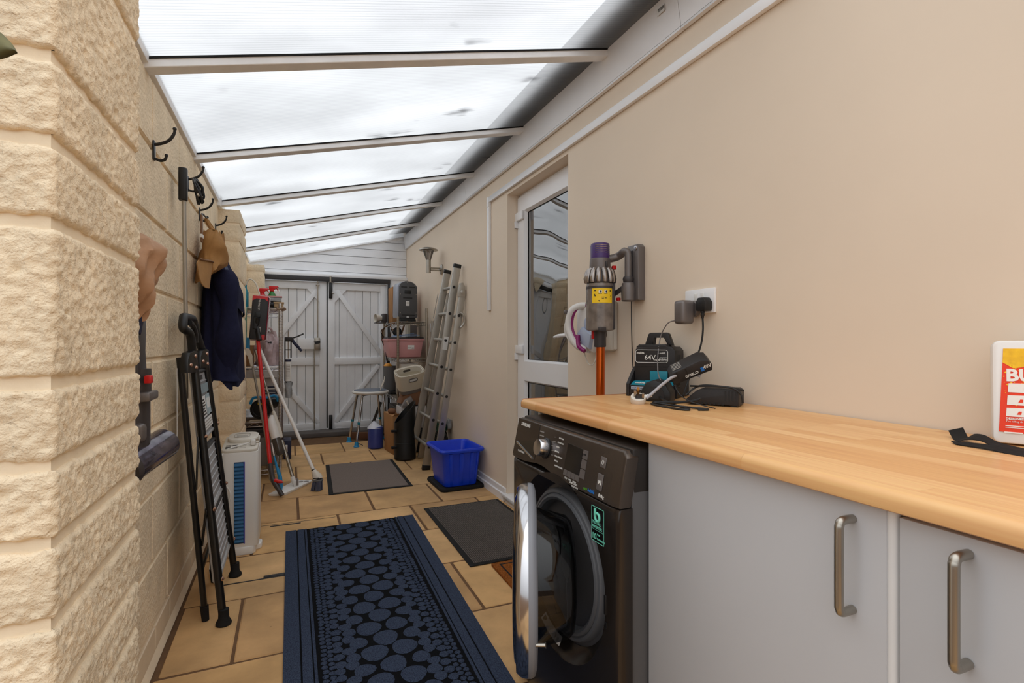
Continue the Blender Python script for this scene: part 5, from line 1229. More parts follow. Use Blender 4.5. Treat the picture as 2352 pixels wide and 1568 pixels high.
finish('mains_lead', B().tube(smoothpath([(-.19, 3.05, .56), (-.235, 3.03, .552), (-.30, 3.0, .535), (-.322, 2.96, .49), (-.318, 2.955, .40), (-.285, 2.955, .35), (-.275, 2.95, .31), (-.30, 2.95, .24), (-.33, 2.93, .15), (-.35, 2.85, .03), (-.33, 2.72, .010), (-.29, 2.62, .006)], 8), .0038, 8), M_white, ac)

# ================================================================== LEFT WIRE RACK AND WHAT IS ON IT
def wire_shelf(par, x0, x1, y0, y1, z, m):
    b = B()
    for dz in (0, -.032):
        b.tube([(x0, y0, z + dz), (x1, y0, z + dz), (x1, y1, z + dz), (x0, y1, z + dz)], .003, 6, closed=True)
    for (p, q) in (((x0, y0), (x1, y0)), ((x1, y0), (x1, y1)), ((x0, y1), (x1, y1)), ((x0, y0), (x0, y1))):
        L_ = math.hypot(q[0] - p[0], q[1] - p[1]); n_ = max(4, int(L_ / .045)); pts = []
        for i in range(n_ + 1):
            f = i / n_; pts.append((p[0] + (q[0] - p[0]) * f, p[1] + (q[1] - p[1]) * f, z - (.0 if i % 2 else .032)))
        b.tube(pts, .0022, 5)
    s = finish('wire_shelf', b, m, par)
    b = B(); y = y0 + .02
    while y < y1:
        b.tube([(x0, y, z + .003), (x1, y, z + .003)], .002, 5); y += .026
    stuff(finish('shelf_wires', b, m, s, smooth=0))
    return s
def rack_post(par, x, y, z1, m):
    p = finish('rack_post', B().cyl((x, y, .02), (x, y, z1), .0125, seg=16).lathe([(.0135, z1), (.0125, z1 + .006), (.004, z1 + .009)], 14, (x, y, 0)), m, par)
    b = B(); z = .10
    while z < z1 - .02: b.lathe([(.01285, z), (.01285, z + .002)], 12, (x, y, 0), caps=False); z += .025
    finish('post_notches', b, M_vacgrey, p)
    finish('levelling_foot', B().lathe([(.016, 0), (.016, .008), (.008, .012), (.008, .03)], 12, (x, y, 0)), M_blackmatt, p)
LX0, LX1, LY0, LY1 = -.395, -.072, 4.52, 5.42
lr = thing('chrome_rack', 'chrome wire shelving rack against the block wall beyond the middle pier', 'shelving', (-.23, 4.97, 0))
for x in (LX0, LX1):
    for y in (LY0, LY1): rack_post(lr, x, y, 1.385, M_chrome)
for z in (1.352, .893, .455, .075): wire_shelf(lr, LX0, LX1, LY0, LY1, z, M_chrome)
def lit(o, *a): return tag(o, *a)
def spray(name, x, y, z0, h, body, label, scale=1.0):
    t = thing(name, label, 'bottle', (x, y, z0), 'spray bottles on the left rack')
    finish('bottle_body', B().lathe([(.030 * scale, 0), (.034 * scale, .006), (.034 * scale, h * .55), (.018 * scale, h * .72), (.013 * scale, h * .78)], 20, (x, y, z0)), body, t)
    finish('trigger_head', B().box(x - .016, x + .016, y - .02, y + .02, z0 + h * .76, z0 + h * .84, bev=.003).prism([(-.022, h * .84), (-.022, h * .98), (-.01, h), (.042, h), (.052, h * .95), (.030, h * .92), (.020, h * .84)], lambda a, z, t: (x + a, y + t, z0 + z), -.014, .014, bev=.003), M_red, t)
    finish('trigger_lever', B().tube(smoothpath([(x + .030, y, z0 + h * .93), (x + .040, y, z0 + h * .86), (x + .046, y, z0 + h * .78)], 4), .004, 8), M_red, t)
ZS = 1.358
spray('spray_bottle', -.205, 4.63, ZS, .16, M_red, 'red spray bottle on top of the chrome rack beside the mop head')
spray('spray_bottle', -.135, 4.66, ZS, .185, M_green, 'green-bodied spray bottle with red trigger on top of the chrome rack')
lit(finish('white_jug', B().prism(rrect(-.20, -.075, ZS, ZS + .165, .02), lambda x, z, t: (x, t, z), 4.78, 4.90, bev=.01), M_white), 'white plastic jug behind the spray bottles on the chrome rack', 'jug')
cb_ = thing('clear_tub', 'low clear tub with pinkish lid behind the mop head on the chrome rack', 'tub', (-.13, 4.56, 1.40))
finish('tub_body', B().prism(rrect(-.215, -.062, 1.408, 1.440, .006), lambda x, z, t: (x, t, z), 4.53, 4.60, bev=.003), M_bagclear, cb_)
finish('tub_lid', B().box(-.22, -.058, 4.525, 4.605, 1.440, 1.452, bev=.003), M_pink, cb_)
wb_ = tag(finish('wooden_crate', B().box(-.115, -.048, 4.525, 4.60, 1.360, 1.392, bev=.002).box(-.12, -.044, 4.52, 4.605, 1.392, 1.404, bev=.002), M_wood), 'small pale wooden box at the front corner of the chrome rack', 'box')
ot = thing('orange_torch', 'orange and black torch lying on the chrome rack top', 'torch', (-.15, 4.55, 1.385))
finish('torch_head', B().cyl((-.178, 4.545, 1.385), (-.150, 4.545, 1.383), .022, seg=18), M_orangeplastic, ot)
finish('torch_body', B().cyl((-.150, 4.545, 1.383), (-.118, 4.545, 1.382), .024, seg=18), M_black, ot)
rg = tag(finish('grey_rag', B().tube(smoothpath([(-.095, 4.505, 1.352), (-.075, 4.497, 1.345), (-.05, 4.50, 1.355), (-.035, 4.52, 1.348), (-.055, 4.505, 1.335)], 6), .009, 8), mat('beige_rag', (150, 128, 108), .9, var=.2, vscale=50)), 'beige string rag tied round the front post of the chrome rack', 'rag')
tb = tag(finish('teal_bottle', B().lathe([(.022, 0), (.024, .01), (.024, .12), (.012, .15), (.012, .18)], 16, (-.325, 4.60, ZS)), M_tealplastic), 'slim teal bottle at the wall end of the chrome rack', 'bottle')
wc_ = tag(finish('bent_wire', B().tube(smoothpath([(-.33, 4.60, 1.36), (-.325, 4.62, 1.52), (-.295, 4.62, 1.585), (-.25, 4.60, 1.55), (-.222, 4.58, 1.46)], 7), .006, 8), M_offwhite), 'bent white hose arching over the wall end of the chrome rack', 'hose')
# second shelf
def blob(name, c, rx, ry, rz, m, lab, cat, seed, crump=.18, n=28):
    b = B()
    def fn(u, v):
        a = 2 * math.pi * u; ph = (v - .5) * math.pi
        d = Vector((math.cos(ph) * math.cos(a), math.cos(ph) * math.sin(a), math.sin(ph)))
        k = 1 + crump * (nz(d, 2.2, seed) + .6 * nz(d, 5, seed + 1))
        z = d.z; 
        if z < -.6: z = -.6 - (z + .6) * .1
        return (c[0] + rx * d.x * k, c[1] + ry * d.y * k, c[2] + rz * z * k)
    b.grid(fn, n, n // 2 + 2, closeu=True)
    return tag(finish(name, b, m, smooth=50), lab, cat)
pbg = thing('carrier_bag', 'pinkish translucent carrier bag full of things on the second chrome shelf', 'bag', (-.15, 4.64, .9))
b = B()
def bagfn(u, v):
    a = 2 * math.pi * u; z = .90 + .265 * v
    r = 1 - .55 * max(0, (v - .62) / .38) ** 1.3
    w_ = .010 * math.sin(5 * a + 6 * v) + .008 * math.sin(11 * a - 9 * v)
    return (-.165 + (.088 * r + w_) * math.cos(a), 4.63 + (.095 * r + w_) * math.sin(a), z + .012 * math.sin(3 * a) * v)
g = b.grid(bagfn, 34, 18, closeu=True); b.f(g[0]); b.f(g[-1]); finish('bag_body', b, M_bagpink, pbg, smooth=45)
finish('bag_handle', B().tube(smoothpath([(-.175, 4.60, 1.145), (-.165, 4.575, 1.19), (-.14, 4.575, 1.19), (-.115, 4.60, 1.13)], 5), .009, 8), M_bagpink, pbg)
finish('bag_print', B().box(-.178, -.163, 4.528, 4.532, 1.075, 1.09).box(-.158, -.147, 4.528, 4.532, 1.076, 1.088).box(-.143, -.134, 4.528, 4.532, 1.074, 1.09), M_darkplastic, pbg)
lit(finish('brown_parcel', B().box(-.38, -.27, 4.56, 4.80, .898, 1.06, bev=.004), M_card), 'brown carton at the wall end of the second chrome shelf', 'box')
lit(finish('yellow_sponge_pack', B().prism([(1.10, 0), (1.34, 0), (1.36, .02), (1.10, .03)], lambda z, y, t: (-.325 + t + (z - 1.1) * .0, 4.49 + y, z), -.022, .018, bev=.004), mat('pale_green_pack', (120, 160, 140), .5, var=.4, vscale=18)), 'green and yellow packet hung at the rack front behind the mop head', 'packet')
lit(finish('blue_cloth', B().prism([(1.03, 0), (1.12, .0), (1.12, .02), (1.03, .015)], lambda z, y, t: (-.305 + t, 4.485 + y, z), -.02, .02, bev=.004), M_cyan), 'small blue cloth hung below the green packet on the rack', 'cloth')
# third shelf: circular saw, white carton, case
lit(finish('tool_case', B().box(-.385, -.09, 4.56, 4.90, .80, .868, bev=.006).box(-.27, -.20, 4.545, 4.56, .82, .845, bev=.003), M_boxlabel), 'long grey white carton under the second chrome shelf', 'box')
bx = thing('blue_white_carton', 'white carton with navy printed band on the third chrome shelf', 'box', (-.13, 4.72, .46))
finish('carton', B().box(-.20, -.085, 4.66, 4.90, .461, .79, bev=.003), M_boxlabel, bx)
finish('navy_band', B().box(-.201, -.0845, 4.657, 4.74, .66, .725), M_navyplastic, bx)
finish('print_line', B().box(-.19, -.10, 4.6563, 4.657, .70, .712), M_ink, bx)
for k in range(2): finish('print_line', B().box(-.19, -.11, 4.6563, 4.657, .672 + k * .012, .676 + k * .012), M_ink, bx)
cs = thing('circular_saw', 'black circular saw with bright blue handle on the third chrome shelf', 'saw', (-.23, 4.58, .465))
finish('blade_guard', B().lathe([(.0001, 0), (.075, 0), (.078, .006), (.078, .045), (.07, .05), (.0001, .05)], 32, (-.215, 4.53, .555), (.25, 1, 0)), M_black, cs)
finish('guard_rim', B().lathe([(.050, -.006), (.056, -.008), (.060, -.002)], 28, (-.215, 4.53, .555), (.25, 1, 0), caps=False), M_darkplastic, cs)
finish('motor', B().cyl((-.20, 4.54, .60), (-.11, 4.60, .60), .045, seg=20), M_black, cs)
finish('blue_handle', B().tube(smoothpath([(-.285, 4.535, .60), (-.265, 4.53, .645), (-.22, 4.525, .652), (-.17, 4.53, .645), (-.12, 4.54, .66), (-.095, 4.55, .64), (-.088, 4.55, .61)], 6), .0105, 10), M_cyan, cs)
finish('base_plate', B().box(-.29, -.10, 4.52, 4.60, .458, .466), M_steel, cs)
finish('saw_badge', B().box(-.232, -.205, 4.523, 4.526, .595, .610).box(-.165, -.14, 4.523, 4.526, .595, .61), M_yellow, cs)
lit(finish('grey_basin', B().prism([(-.385, .10), (-.095, .10), (-.085, .33), (-.395, .33)], lambda x, z, t: (x, t, z), 4.56, 4.92, bev=.012), M_boxgrey), 'large grey storage box on the bottom chrome shelf behind the mops', 'box')
gl = thing('grey_crate', 'brown-grey crate with open slot stacked above the grey storage box', 'crate', (-.24, 4.74, .33))
finish('crate_body', B().box(-.39, -.10, 4.56, 4.92, .331, .40, bev=.006), M_boxdark, gl)
finish('crate_slot', B().box(-.30, -.17, 4.556, 4.562, .365, .388), M_black, gl)
lit(finish('folded_sacks', B().box(-.38, -.12, 4.60, 4.9, .401, .44, bev=.01), mat('taupe_sack', (108, 92, 80), .9, var=.2)), 'folded taupe sacks lying on the crate under the saw shelf', 'sack')
# caulking gun hung outside the front post
cg = thing('caulking_gun', 'black caulking gun with white tube hung from the chrome rack post', 'caulking gun', (-.015, 4.49, .75))
finish('sealant_tube', B().cyl((-.012, 4.47, .775), (-.012, 4.47, .955), .022, seg=20), M_paper, cg)
b = B()
for k in range(9): b.box(-.030, .0, 4.447, 4.449, .80 + k * .013, .805 + k * .013 + .003 * (k % 2))
finish('tube_print', b, M_inkgrey, cg)
finish('tube_band', B().lathe([(.0224, .93), (.0224, .948)], 20, (-.012, 4.47, 0), caps=False), M_navyplastic, cg)
finish('tube_cap', B().cyl((-.012, 4.47, .765), (-.012, 4.47, .776), .0235, seg=20), M_black, cg)
finish('gun_frame', B().tube([(-.036, 4.47, .775), (-.036, 4.47, 1.10), (.008, 4.47, 1.10), (.008, 4.47, .96)], .005, 8).box(-.038, .012, 4.455, 4.485, 1.02, 1.028).box(-.04, .02, 4.455, 4.485, 1.09, 1.125, bev=.004), M_darkplastic, cg)
finish('gun_handle', B().tube(smoothpath([(.01, 4.47, 1.115), (.05, 4.47, 1.128), (.10, 4.47, 1.152)], 5), .0055, 8), M_darkplastic, cg)
finish('gun_trigger', B().tube(smoothpath([(.015, 4.47, 1.105), (.035, 4.47, 1.075), (.065, 4.47, 1.04), (.085, 4.47, 1.012)], 5), [.012] * 10 + [.0095] * 6, 10), M_navyplastic, cg)
finish('push_rod', B().cyl((-.012, 4.47, .955), (-.012, 4.47, 1.17), .004), M_steel, cg)
def gunbag(u, v):
    a = 2 * math.pi * u; z = .645 + .125 * v
    return (-.010 + (.028 + .006 * math.sin(4 * a + 7 * v)) * math.cos(a) * (.75 + .25 * v), 4.475 + .03 * math.sin(a), z)
b = B(); g = b.grid(gunbag, 20, 8, closeu=True); b.f(g[0]); b.f(g[-1])
tag(finish('clear_bag', b, M_bagclear, smooth=50), 'small clear plastic bag hanging under the caulking gun', 'bag')
nb = thing('navy_toolbox', 'dark navy upright case with white clip beside the foot of the chrome rack', 'case', (-.02, 5.30, 0))
finish('case_body', B().box(-.055, .012, 5.22, 5.40, .003, .175, bev=.004), M_navyplastic, nb)
finish('case_clip', B().box(-.06, -.02, 5.205, 5.222, .07, .135, bev=.004), M_white, nb)

# ================================================================== MOPS AND BROOM IN FRONT OF THE LEFT RACK
def lerp(a, b_, t): return Vector(a) + (Vector(b_) - Vector(a)) * t
rmop = thing('red_mop', 'red-handled mop standing upside down with its flat black head on top', 'mop', (-.08, 4.0, 0))
pT, pB = Vector((-.222, 4.36, 1.10)), Vector((-.130, 4.05, .225))
finish('mop_pole', B().tube([pT, pB], .0135, 16), M_red, rmop)
finish('mop_grip', B().tube(smoothpath([pB, (-.118, 4.03, .16), (-.108, 4.012, .115), (-.075, 3.98, .06), (-.050, 3.955, .016)], 6), [.0165] * 12 + [.0185] * 6 + [.016] * 7, 14), M_vacdark, rmop)
finish('mop_button', B().tube([(-.098, 4.0, .115), (-.06, 3.985, .105), (-.045, 3.98, .10)], [.014, .012, .004], 10), M_red, rmop)
finish('mop_bracket', B().tube([pT + Vector((.012, -.03, -.0)), pT + Vector((-.008, .02, .10)), pT + Vector((-.002, .0, .17))], [.017, .018, .014], 12), M_black, rmop)
MH = Matrix.Translation((-.216, 4.385, 1.27)) @ Matrix.Rotation(math.radians(4), 4, 'Y') @ Matrix.Rotation(math.radians(-8), 4, 'X')
hd = finish('mop_head', B(MH).prism(rrect(-.055, .055, -.168, .168, .012), lambda x, z, t: (x, t, z), -.012, .010, bev=.004), M_darkplastic, rmop)
finish('mop_fringe', B(MH).prism(rrect(-.058, .066, -.175, .176, .02), lambda x, z, t: (x, t, z), .010, .026, bev=.005), M_cloth_white, rmop)
finish('maroon_edge', B(MH).prism(rrect(.040, .0605, -.165, .165, .009), lambda x, z, t: (x, t, z), -.008, .012, bev=.003), M_maroon, hd)
b = B(MH)
for k in range(34): b.sphere((.064 + .002 * random.random(), .014, -.162 + k * .0098), .005, 6)
finish('fringe_tufts', b, M_cloth_white, hd)
finish('head_lug', B(MH).prism([(-.055, .168), (.05, .168), (.05, .130), (.03, .146), (-.03, .146), (-.055, .128)], lambda x, z, t: (x, t, z), -.0135, -.0115).prism([(.0, -.168), (.05, -.168), (.05, -.13), (.032, -.128), (.02, -.15), (0, -.155)], lambda x, z, t: (x, t, z), -.0135, -.0115), M_red, hd)
finish('head_clip', B(MH).box(-.036, -.006, -.020, -.010, -.09, .01, bev=.004).box(-.03, .01, -.022, -.01, .0, .04, bev=.004), M_black, hd)
R_ = MH.to_3x3()
text('ULTRAMAX', .018, MH @ Vector((.0, -.0135, .055)), R_ @ Vector((0, 0, 1)), R_ @ Vector((-1, 0, 0)), M_ink, hd); text('VILEDA', .020, MH @ Vector((.02, -.0135, -.135)), R_ @ Vector((0, 0, 1)), R_ @ Vector((-1, 0, 0)), M_ink, hd)

sm_ = thing('spray_mop', 'silver spray mop with white bottle holder and white triangular foot', 'mop', (.02, 4.2, 0))
sT, sB = Vector((-.245, 4.47, 1.02)), Vector((.018, 4.19, .085))
sM = lerp(sT, sB, .62)
finish('spray_pole', B().tube([sT, lerp(sT, sB, .5)], .0085, 12).tube([lerp(sT, sB, .72), sB], .0125, 14), M_steel, sm_)
ax_ = (sB - sT).normalized(); sd = Vector((-.9, -.35, -.3)); sd = (sd - ax_ * sd.dot(ax_)).normalized()
b = B(); P = [lerp(sT, sB, f) for f in (.49, .50, .56, .66, .70)]
b.tube(P, [.010, .012, .016, .017, .015], 14); finish('bottle_bracket', b, M_offwhite, sm_)
b = B(); P = [lerp(sT, sB, .52) + sd * .016, lerp(sT, sB, .55) + sd * .030, lerp(sT, sB, .60) + sd * .036, lerp(sT, sB, .695) + sd * .036]
b.tube(P, [.012, .026, .032, .032], 18); finish('spray_bottle_white', b, M_white, sm_)
P = [lerp(sT, sB, .695) + sd * .036, lerp(sT, sB, .80) + sd * .036, lerp(sT, sB, .825) + sd * .036]
finish('spray_bottle_clear', B().tube(P, [.031, .031, .020], 18), mat('smoky_clear_bottle', (70, 64, 58), .15, spec=.7, var=.2), sm_)
finish('foot_joint', B().tube([sB, sB + Vector((.012, -.015, -.05))], [.017, .015], 14).box(.025, .06, 4.155, 4.18, .015, .06, bev=.006), M_white, sm_)
finish('joint_clip', B().box(.042, .058, 4.15, 4.158, .025, .075, bev=.002), M_caddygrey, sm_)
fp_ = [(-.140, 4.03), (-.10, 4.01), (-.03, 4.005), (.155, 4.285), (.15, 4.31), (.06, 4.35), (.03, 4.33)]
finish('mop_foot', B().prism(fp_, lambda x, y, t: (x, y, t), .006, .018, bev=.004), M_white, sm_)
finish('foot_pad', B().prism([(x * .97 + .0, y) for x, y in fp_], lambda x, y, t: (x, y, t), .001, .007), M_offwhite, sm_)
b = B()
for (x, y) in ((.075, 4.28), (.115, 4.27)): b.prism([(x + .02 * math.cos(a), y + .02 * math.sin(a)) for a in [i * .5236 for i in range(12)]], lambda xx, yy_, t: (xx, yy_, t), .0178, .0186)
finish('cloth_grip', b, M_caddygrey, sm_)
bcu = thing('blue_broom_handle', 'tapering bright blue scrubber handle standing behind the red mop grip', 'brush', (-.06, 4.12, 0))
finish('blue_shaft', B().tube([(-.105, 4.10, .27), (-.090, 4.09, .20), (-.066, 4.075, .12), (-.060, 4.07, .055), (-.065, 4.08, .006)], [.004, .009, .014, .015, .012], 12), M_cyan, bcu)
finish('white_collar', B().tube([(-.122, 4.115, .36), (-.105, 4.10, .27)], [.004, .005], 10), M_white, bcu)

br = thing('white_broom', 'white-handled broom with grey bristles leaning back on the chrome rack', 'broom', (.17, 4.05, 0))
bT, bB = Vector((-.235, 4.50, 1.075)), Vector((.163, 4.075, .135))
finish('broom_pole', B().tube([bT, bB], .0125, 14), M_white, br)
finish('broom_ring', B().tube([lerp(bT, bB, .985), lerp(bT, bB, .995)], .0142, 14), M_black, br)
finish('broom_block', B().tube([bB + Vector((-.004, 0, .008)), bB + Vector((.008, -.008, -.012)), bB + Vector((.020, -.014, -.035)), bB + Vector((.024, -.018, -.052))], [.017, .024, .034, .036], 18, sx=1.0), M_offwhite, br)
finish('block_print', B().box(.155, .195, 4.012, 4.016, .094, .101), M_black, br)
finish('rubber_rim', B().lathe([(.037, 0), (.039, .006), (.036, .013)], 20, bB + Vector((.024, -.018, -.066)), (.05, 0, 1)), M_gasket, br)
b = B()
c0 = bB + Vector((.024, -.018, -.062))
for k in range(150):
    a = random.random() * 6.283; r = math.sqrt(random.random()) * .034
    p = c0 + Vector((r * math.cos(a), r * math.sin(a) * 1.3, 0)); q = Vector((c0.x - .006 + 1.25 * r * math.cos(a), c0.y + 1.5 * r * math.sin(a), .004))
    b.tube([p, q], .0022, 4)
stuff(finish('bristles', b, M_bristle, br, smooth=0))
sq = thing('dustpan_pole', 'silver pole with angled beige head leaning on the block wall end of the rack', 'squeegee', (-.19, 4.42, .3))
finish('pole_shaft', B().tube([(-.272, 4.42, .97), (-.225, 4.42, .68), (-.165, 4.42, .30), (-.14, 4.41, .02)], .0085, 12), M_alu, sq)
finish('angled_head', B().prism([(-.345, 1.045), (-.285, 1.035), (-.262, .98), (-.262, .90), (-.278, .90), (-.292, .985), (-.335, 1.012)], lambda x, z, t: (x, t, z), 4.405, 4.435, bev=.005), M_cream, sq)

# ================================================================== RIGHT WIRE RACK AND WHAT IS ON IT
RX0, RX1, RY0, RY1 = 1.012, 1.315, 5.31, 6.14
rk = thing('steel_rack', 'steel wire shelving rack against the cream wall by the far doors', 'shelving', (1.16, 5.72, 0))
for x in (RX0, RX1):
    for y in (RY0, RY1): rack_post(rk, x, y, 1.335, M_steel)
for z in (1.292, .912, .50, .09): wire_shelf(rk, RX0, RX1, RY0, RY1, z, M_steel)
hv = thing('grey_case', 'tall grey electrical casing with silver side standing atop the steel rack', 'appliance', (1.12, 5.40, 1.30))
hp2 = [(1.035, 1.335), (1.03, 1.36), (1.035, 1.66), (1.055, 1.695), (1.10, 1.715), (1.155, 1.712), (1.20, 1.69), (1.222, 1.655), (1.225, 1.365), (1.215, 1.335)]
hc = finish('case_back', B().prism(hp2, lambda x, z, t: (x, t, z), 5.365, 5.39, bev=.004), M_heater, hv)
finish('case_shell', B().prism([(x - .012 if x < 1.1 else x, z) for x, z in hp2], lambda x, z, t: (x - (t - 5.39) * .25, t, z), 5.39, 5.50, bev=.008), M_heatside, hv)
finish('case_base', B().prism([(1.045, 1.299), (1.055, 1.338), (1.205, 1.338), (1.215, 1.299)], lambda x, z, t: (x, t, z), 5.375, 5.49, bev=.006), M_black, hv)
b = B()
for (x0, x1, z0, z1) in ((1.055, 1.115, 1.648, 1.66), (1.14, 1.20, 1.648, 1.66), (1.075, 1.17, 1.535, 1.547), (1.06, 1.195, 1.358, 1.368)): b.box(x0, x1, 5.3635, 5.3655, z0, z1)
finish('case_slots', b, M_black, hc); finish('case_recess', B().box(1.09, 1.16, 5.363, 5.366, 1.585, 1.62, bev=.002), M_black, hc)
finish('rating_plate', B().box(1.105, 1.14, 5.363, 5.3655, 1.46, 1.508), M_paper, hc)
b = B()
for k in range(3): b.box(1.110, 1.135, 5.3625, 5.3632, 1.468 + k * .013, 1.472 + k * .013)
finish('plate_print', b, M_inkgrey, hc)
b = B()
for (x, z) in ((1.05, 1.685), (1.12, 1.70), (1.195, 1.68), (1.047, 1.58), (1.21, 1.58), (1.047, 1.385), (1.21, 1.385)): b.lathe([(.0045, 0), (.003, .002), (.0001, .002)], 8, (x, 5.3645, z), (0, -1, 0))
finish('case_screws', b, M_steel, hc)
finish('case_outlet', B().box(1.11, 1.135, 5.355, 5.37, 1.338, 1.348, bev=.002), M_paper, hv)
tag(finish('tall_carton', B().box(1.03, 1.27, 5.72, 5.98, 1.30, 1.69, bev=.003), M_card), 'tall brown cardboard carton behind the grey casing on the steel rack', 'box')
mg = thing('loudhailer', 'beige and black cylindrical horn lying at the left end of the rack top', 'horn', (.95, 6.02, 1.36))
finish('horn_bell', B().lathe([(.050, 0), (.046, .004), (.043, .03), (.030, .07), (.03, .09)], 24, (.885, 5.98, 1.352), (1, .25, 0), caps=False), M_offwhite, mg)
finish('horn_throat', B().lathe([(.0001, .05), (.034, .05)], 24, (.885, 5.98, 1.352), (1, .25, 0)), M_black, mg)
finish('horn_body', B().box(.96, 1.015, 5.96, 6.05, 1.305, 1.405, bev=.008), M_vacdark, mg)
tag(finish('power_board', B().box(.88, 1.0, 5.93, 6.06, 1.296, 1.306, bev=.002), M_boxdark), 'dark flat board under the loudhailer on the steel rack', 'board')
cbk = thing('cable_coil', 'tangled black and brown cables hanging off the left side of the rack', 'cable', (.95, 5.75, 1.15))
for k in range(5):
    o = k * .012
    finish('cable_loop', B().tube(smoothpath([(.985, 5.60 + o, 1.275), (.94 - o, 5.62, 1.25 - o), (.905 + o * .5, 5.64, 1.17 - o), (.915, 5.65, 1.07 + o), (.955 + o * .5, 5.64, 1.03 - o), (.985, 5.62, 1.10 + o), (.99, 5.60 - o, 1.22)], 6), .0048, 7), M_black if k % 2 == 0 else M_leather, cbk)
finish('hanging_end', B().tube(smoothpath([(.955, 5.62, 1.03), (.94, 5.60, .97), (.948, 5.59, .90), (.955, 5.59, .86)], 5), .006, 8), M_black, cbk)
dvc = thing('black_lead_reel', 'black wound lead reel on top of the pink storage tote', 'reel', (1.01, 5.40, 1.17))
finish('reel', B().lathe([(.018, 0), (.045, .004), (.045, .012), (.022, .016), (.022, .028), (.045, .032), (.045, .04), (.018, .044)], 24, (1.03, 5.50, 1.19), (.2, -1, .2)), M_black, dvc)
finish('reel_lead', B().tube(smoothpath([(1.0, 5.46, 1.20), (.965, 5.48, 1.25), (.985, 5.5, 1.28), (1.05, 5.45, 1.285), (1.12, 5.37, 1.30)], 6), .004, 7), M_leather, dvc)
tag(finish('brown_batten', B().bar((1.11, 5.68, 1.14), (1.15, 5.68, 1.27), .02, .014, side=(0, 1, 0)), M_walnut), 'short brown batten standing slanted behind the blue folders', 'batten')
tt = thing('pink_tote', 'dusty pink storage tote with black lid on the middle rack shelf', 'tote', (1.09, 5.5, .92))
finish('tote_body', B().hexa([(.945, 5.325, .925), (1.255, 5.325, .925), (1.265, 5.69, .925), (.945, 5.69, .925), (.915, 5.315, 1.105), (1.285, 5.315, 1.105), (1.285, 5.70, 1.105), (.915, 5.70, 1.105)], bev=.012), M_pink, tt)
finish('tote_rim', B().box(.908, 1.292, 5.305, 5.71, 1.098, 1.120, bev=.005), M_pink, tt)
finish('tote_lid', B().box(.915, 1.285, 5.31, 5.70, 1.118, 1.134, bev=.005), M_black, tt)
tl = finish('tote_label', B().hexa([(1.115, 5.3165, 1.01), (1.185, 5.3165, 1.01), (1.185, 5.3185, 1.01), (1.115, 5.3185, 1.01), (1.115, 5.3135, 1.052), (1.185, 5.3135, 1.052), (1.185, 5.3155, 1.052), (1.115, 5.3155, 1.052)]), M_paper, tt)
finish('label_print', B().box(1.16, 1.18, 5.3140, 5.3155, 1.018, 1.026), M_maroon, tl); finish('label_bar', B().box(1.118, 1.155, 5.3135, 5.3150, 1.028, 1.032), M_inkgrey, tl)
tt.location.y += .022
fo = thing('blue_folder', 'pale blue plastic folders lying on the pink tote lid', 'folder', (1.12, 5.45, 1.134))
for k in range(3):
    finish('folder_sheet', B().hexa([(.985 + k * .02, 5.33 + k * .02, 1.136 + k * .006), (1.24 - k * .02, 5.34 + k * .03, 1.150 + k * .012), (1.23, 5.56, 1.150 + k * .012), (.99, 5.55, 1.136 + k * .006), (.985 + k * .02, 5.33 + k * .02, 1.139 + k * .006), (1.24 - k * .02, 5.34 + k * .03, 1.153 + k * .012), (1.23, 5.56, 1.153 + k * .012), (.99, 5.55, 1.139 + k * .006)]), M_bluefolder, fo)
tag(finish('beige_panel', B().box(1.17, 1.20, 5.60, 5.72, 1.136, 1.28, bev=.003), M_cream), 'beige panel standing behind the blue folders on the pink tote', 'panel')
tag(finish('grey_tray', B().box(1.21, 1.30, 5.72, 5.90, .94, 1.27, bev=.008), M_caddygrey), 'tall grey tray stood on edge at the wall side of the rack', 'tray')
gb = thing('steel_bin', 'cylindrical grey bin with orange ball on the left of the rack', 'bin', (1.025, 5.9, .545))
finish('bin_shell', B().lathe([(.075, .545), (.077, .55), (.082, .815), (.079, .815), (.074, .56), (.0001, .56)], 32, (1.040, 5.90, 0), caps=False), M_greybin, gb)
tag(finish('orange_ball', B().sphere((1.01, 5.89, .800), .050, 22), M_orange), 'orange ball resting in the top of the grey bin', 'ball')
tag(finish('black_pump', B().tube(smoothpath([(1.03, 5.94, .80), (1.02, 5.95, .86), (1.012, 5.955, .90)], 4), .014, 10), M_black), 'black tube standing in the grey bin behind the orange ball', 'tube')
wbx_ = tag(finish('white_tub', B().box(1.06, 1.24, 5.40, 5.70, .516, .86, bev=.012), M_offwhite), 'off-white tub on the third rack shelf behind the cream caddy', 'tub')
# cream caddy, tilted
MCd = Matrix.Translation((1.085, 5.08, .715)) @ Matrix.Rotation(math.radians(-9), 4, 'Y') @ Matrix.Rotation(math.radians(24), 4, 'X') @ Matrix.Rotation(math.radians(6), 4, 'Z')
cd_ = thing('cream_caddy', 'cream oval storage caddy with grey base tilted forward on the boxes', 'caddy', (1.085, 5.08, .58))
def oval(rx, ry, z, n=44, e=.55):
    out = []
    for k in range(n):
        a = 2 * math.pi * k / n; c_, s_ = math.cos(a), math.sin(a)
        out.append((rx * math.copysign(abs(c_) ** e, c_), ry * math.copysign(abs(s_) ** e, s_), z))
    return out
def loftm(levels, M):
    b = B(M); R = [[b.v(p) for p in L_] for L_ in levels]; n_ = len(R[0])
    for A, C in zip(R, R[1:]):
        for k in range(n_): b.f([A[k], A[(k + 1) % n_], C[(k + 1) % n_], C[k]])
    return b, R
b, R = loftm([oval(.128, .085, -.075), oval(.138, .094, .0), oval(.142, .098, .098), oval(.138, .094, .100), oval(.133, .089, .096), oval(.118, .076, -.07)], MCd); b.f(R[-1])
finish('caddy_body', b, M_cream, cd_)
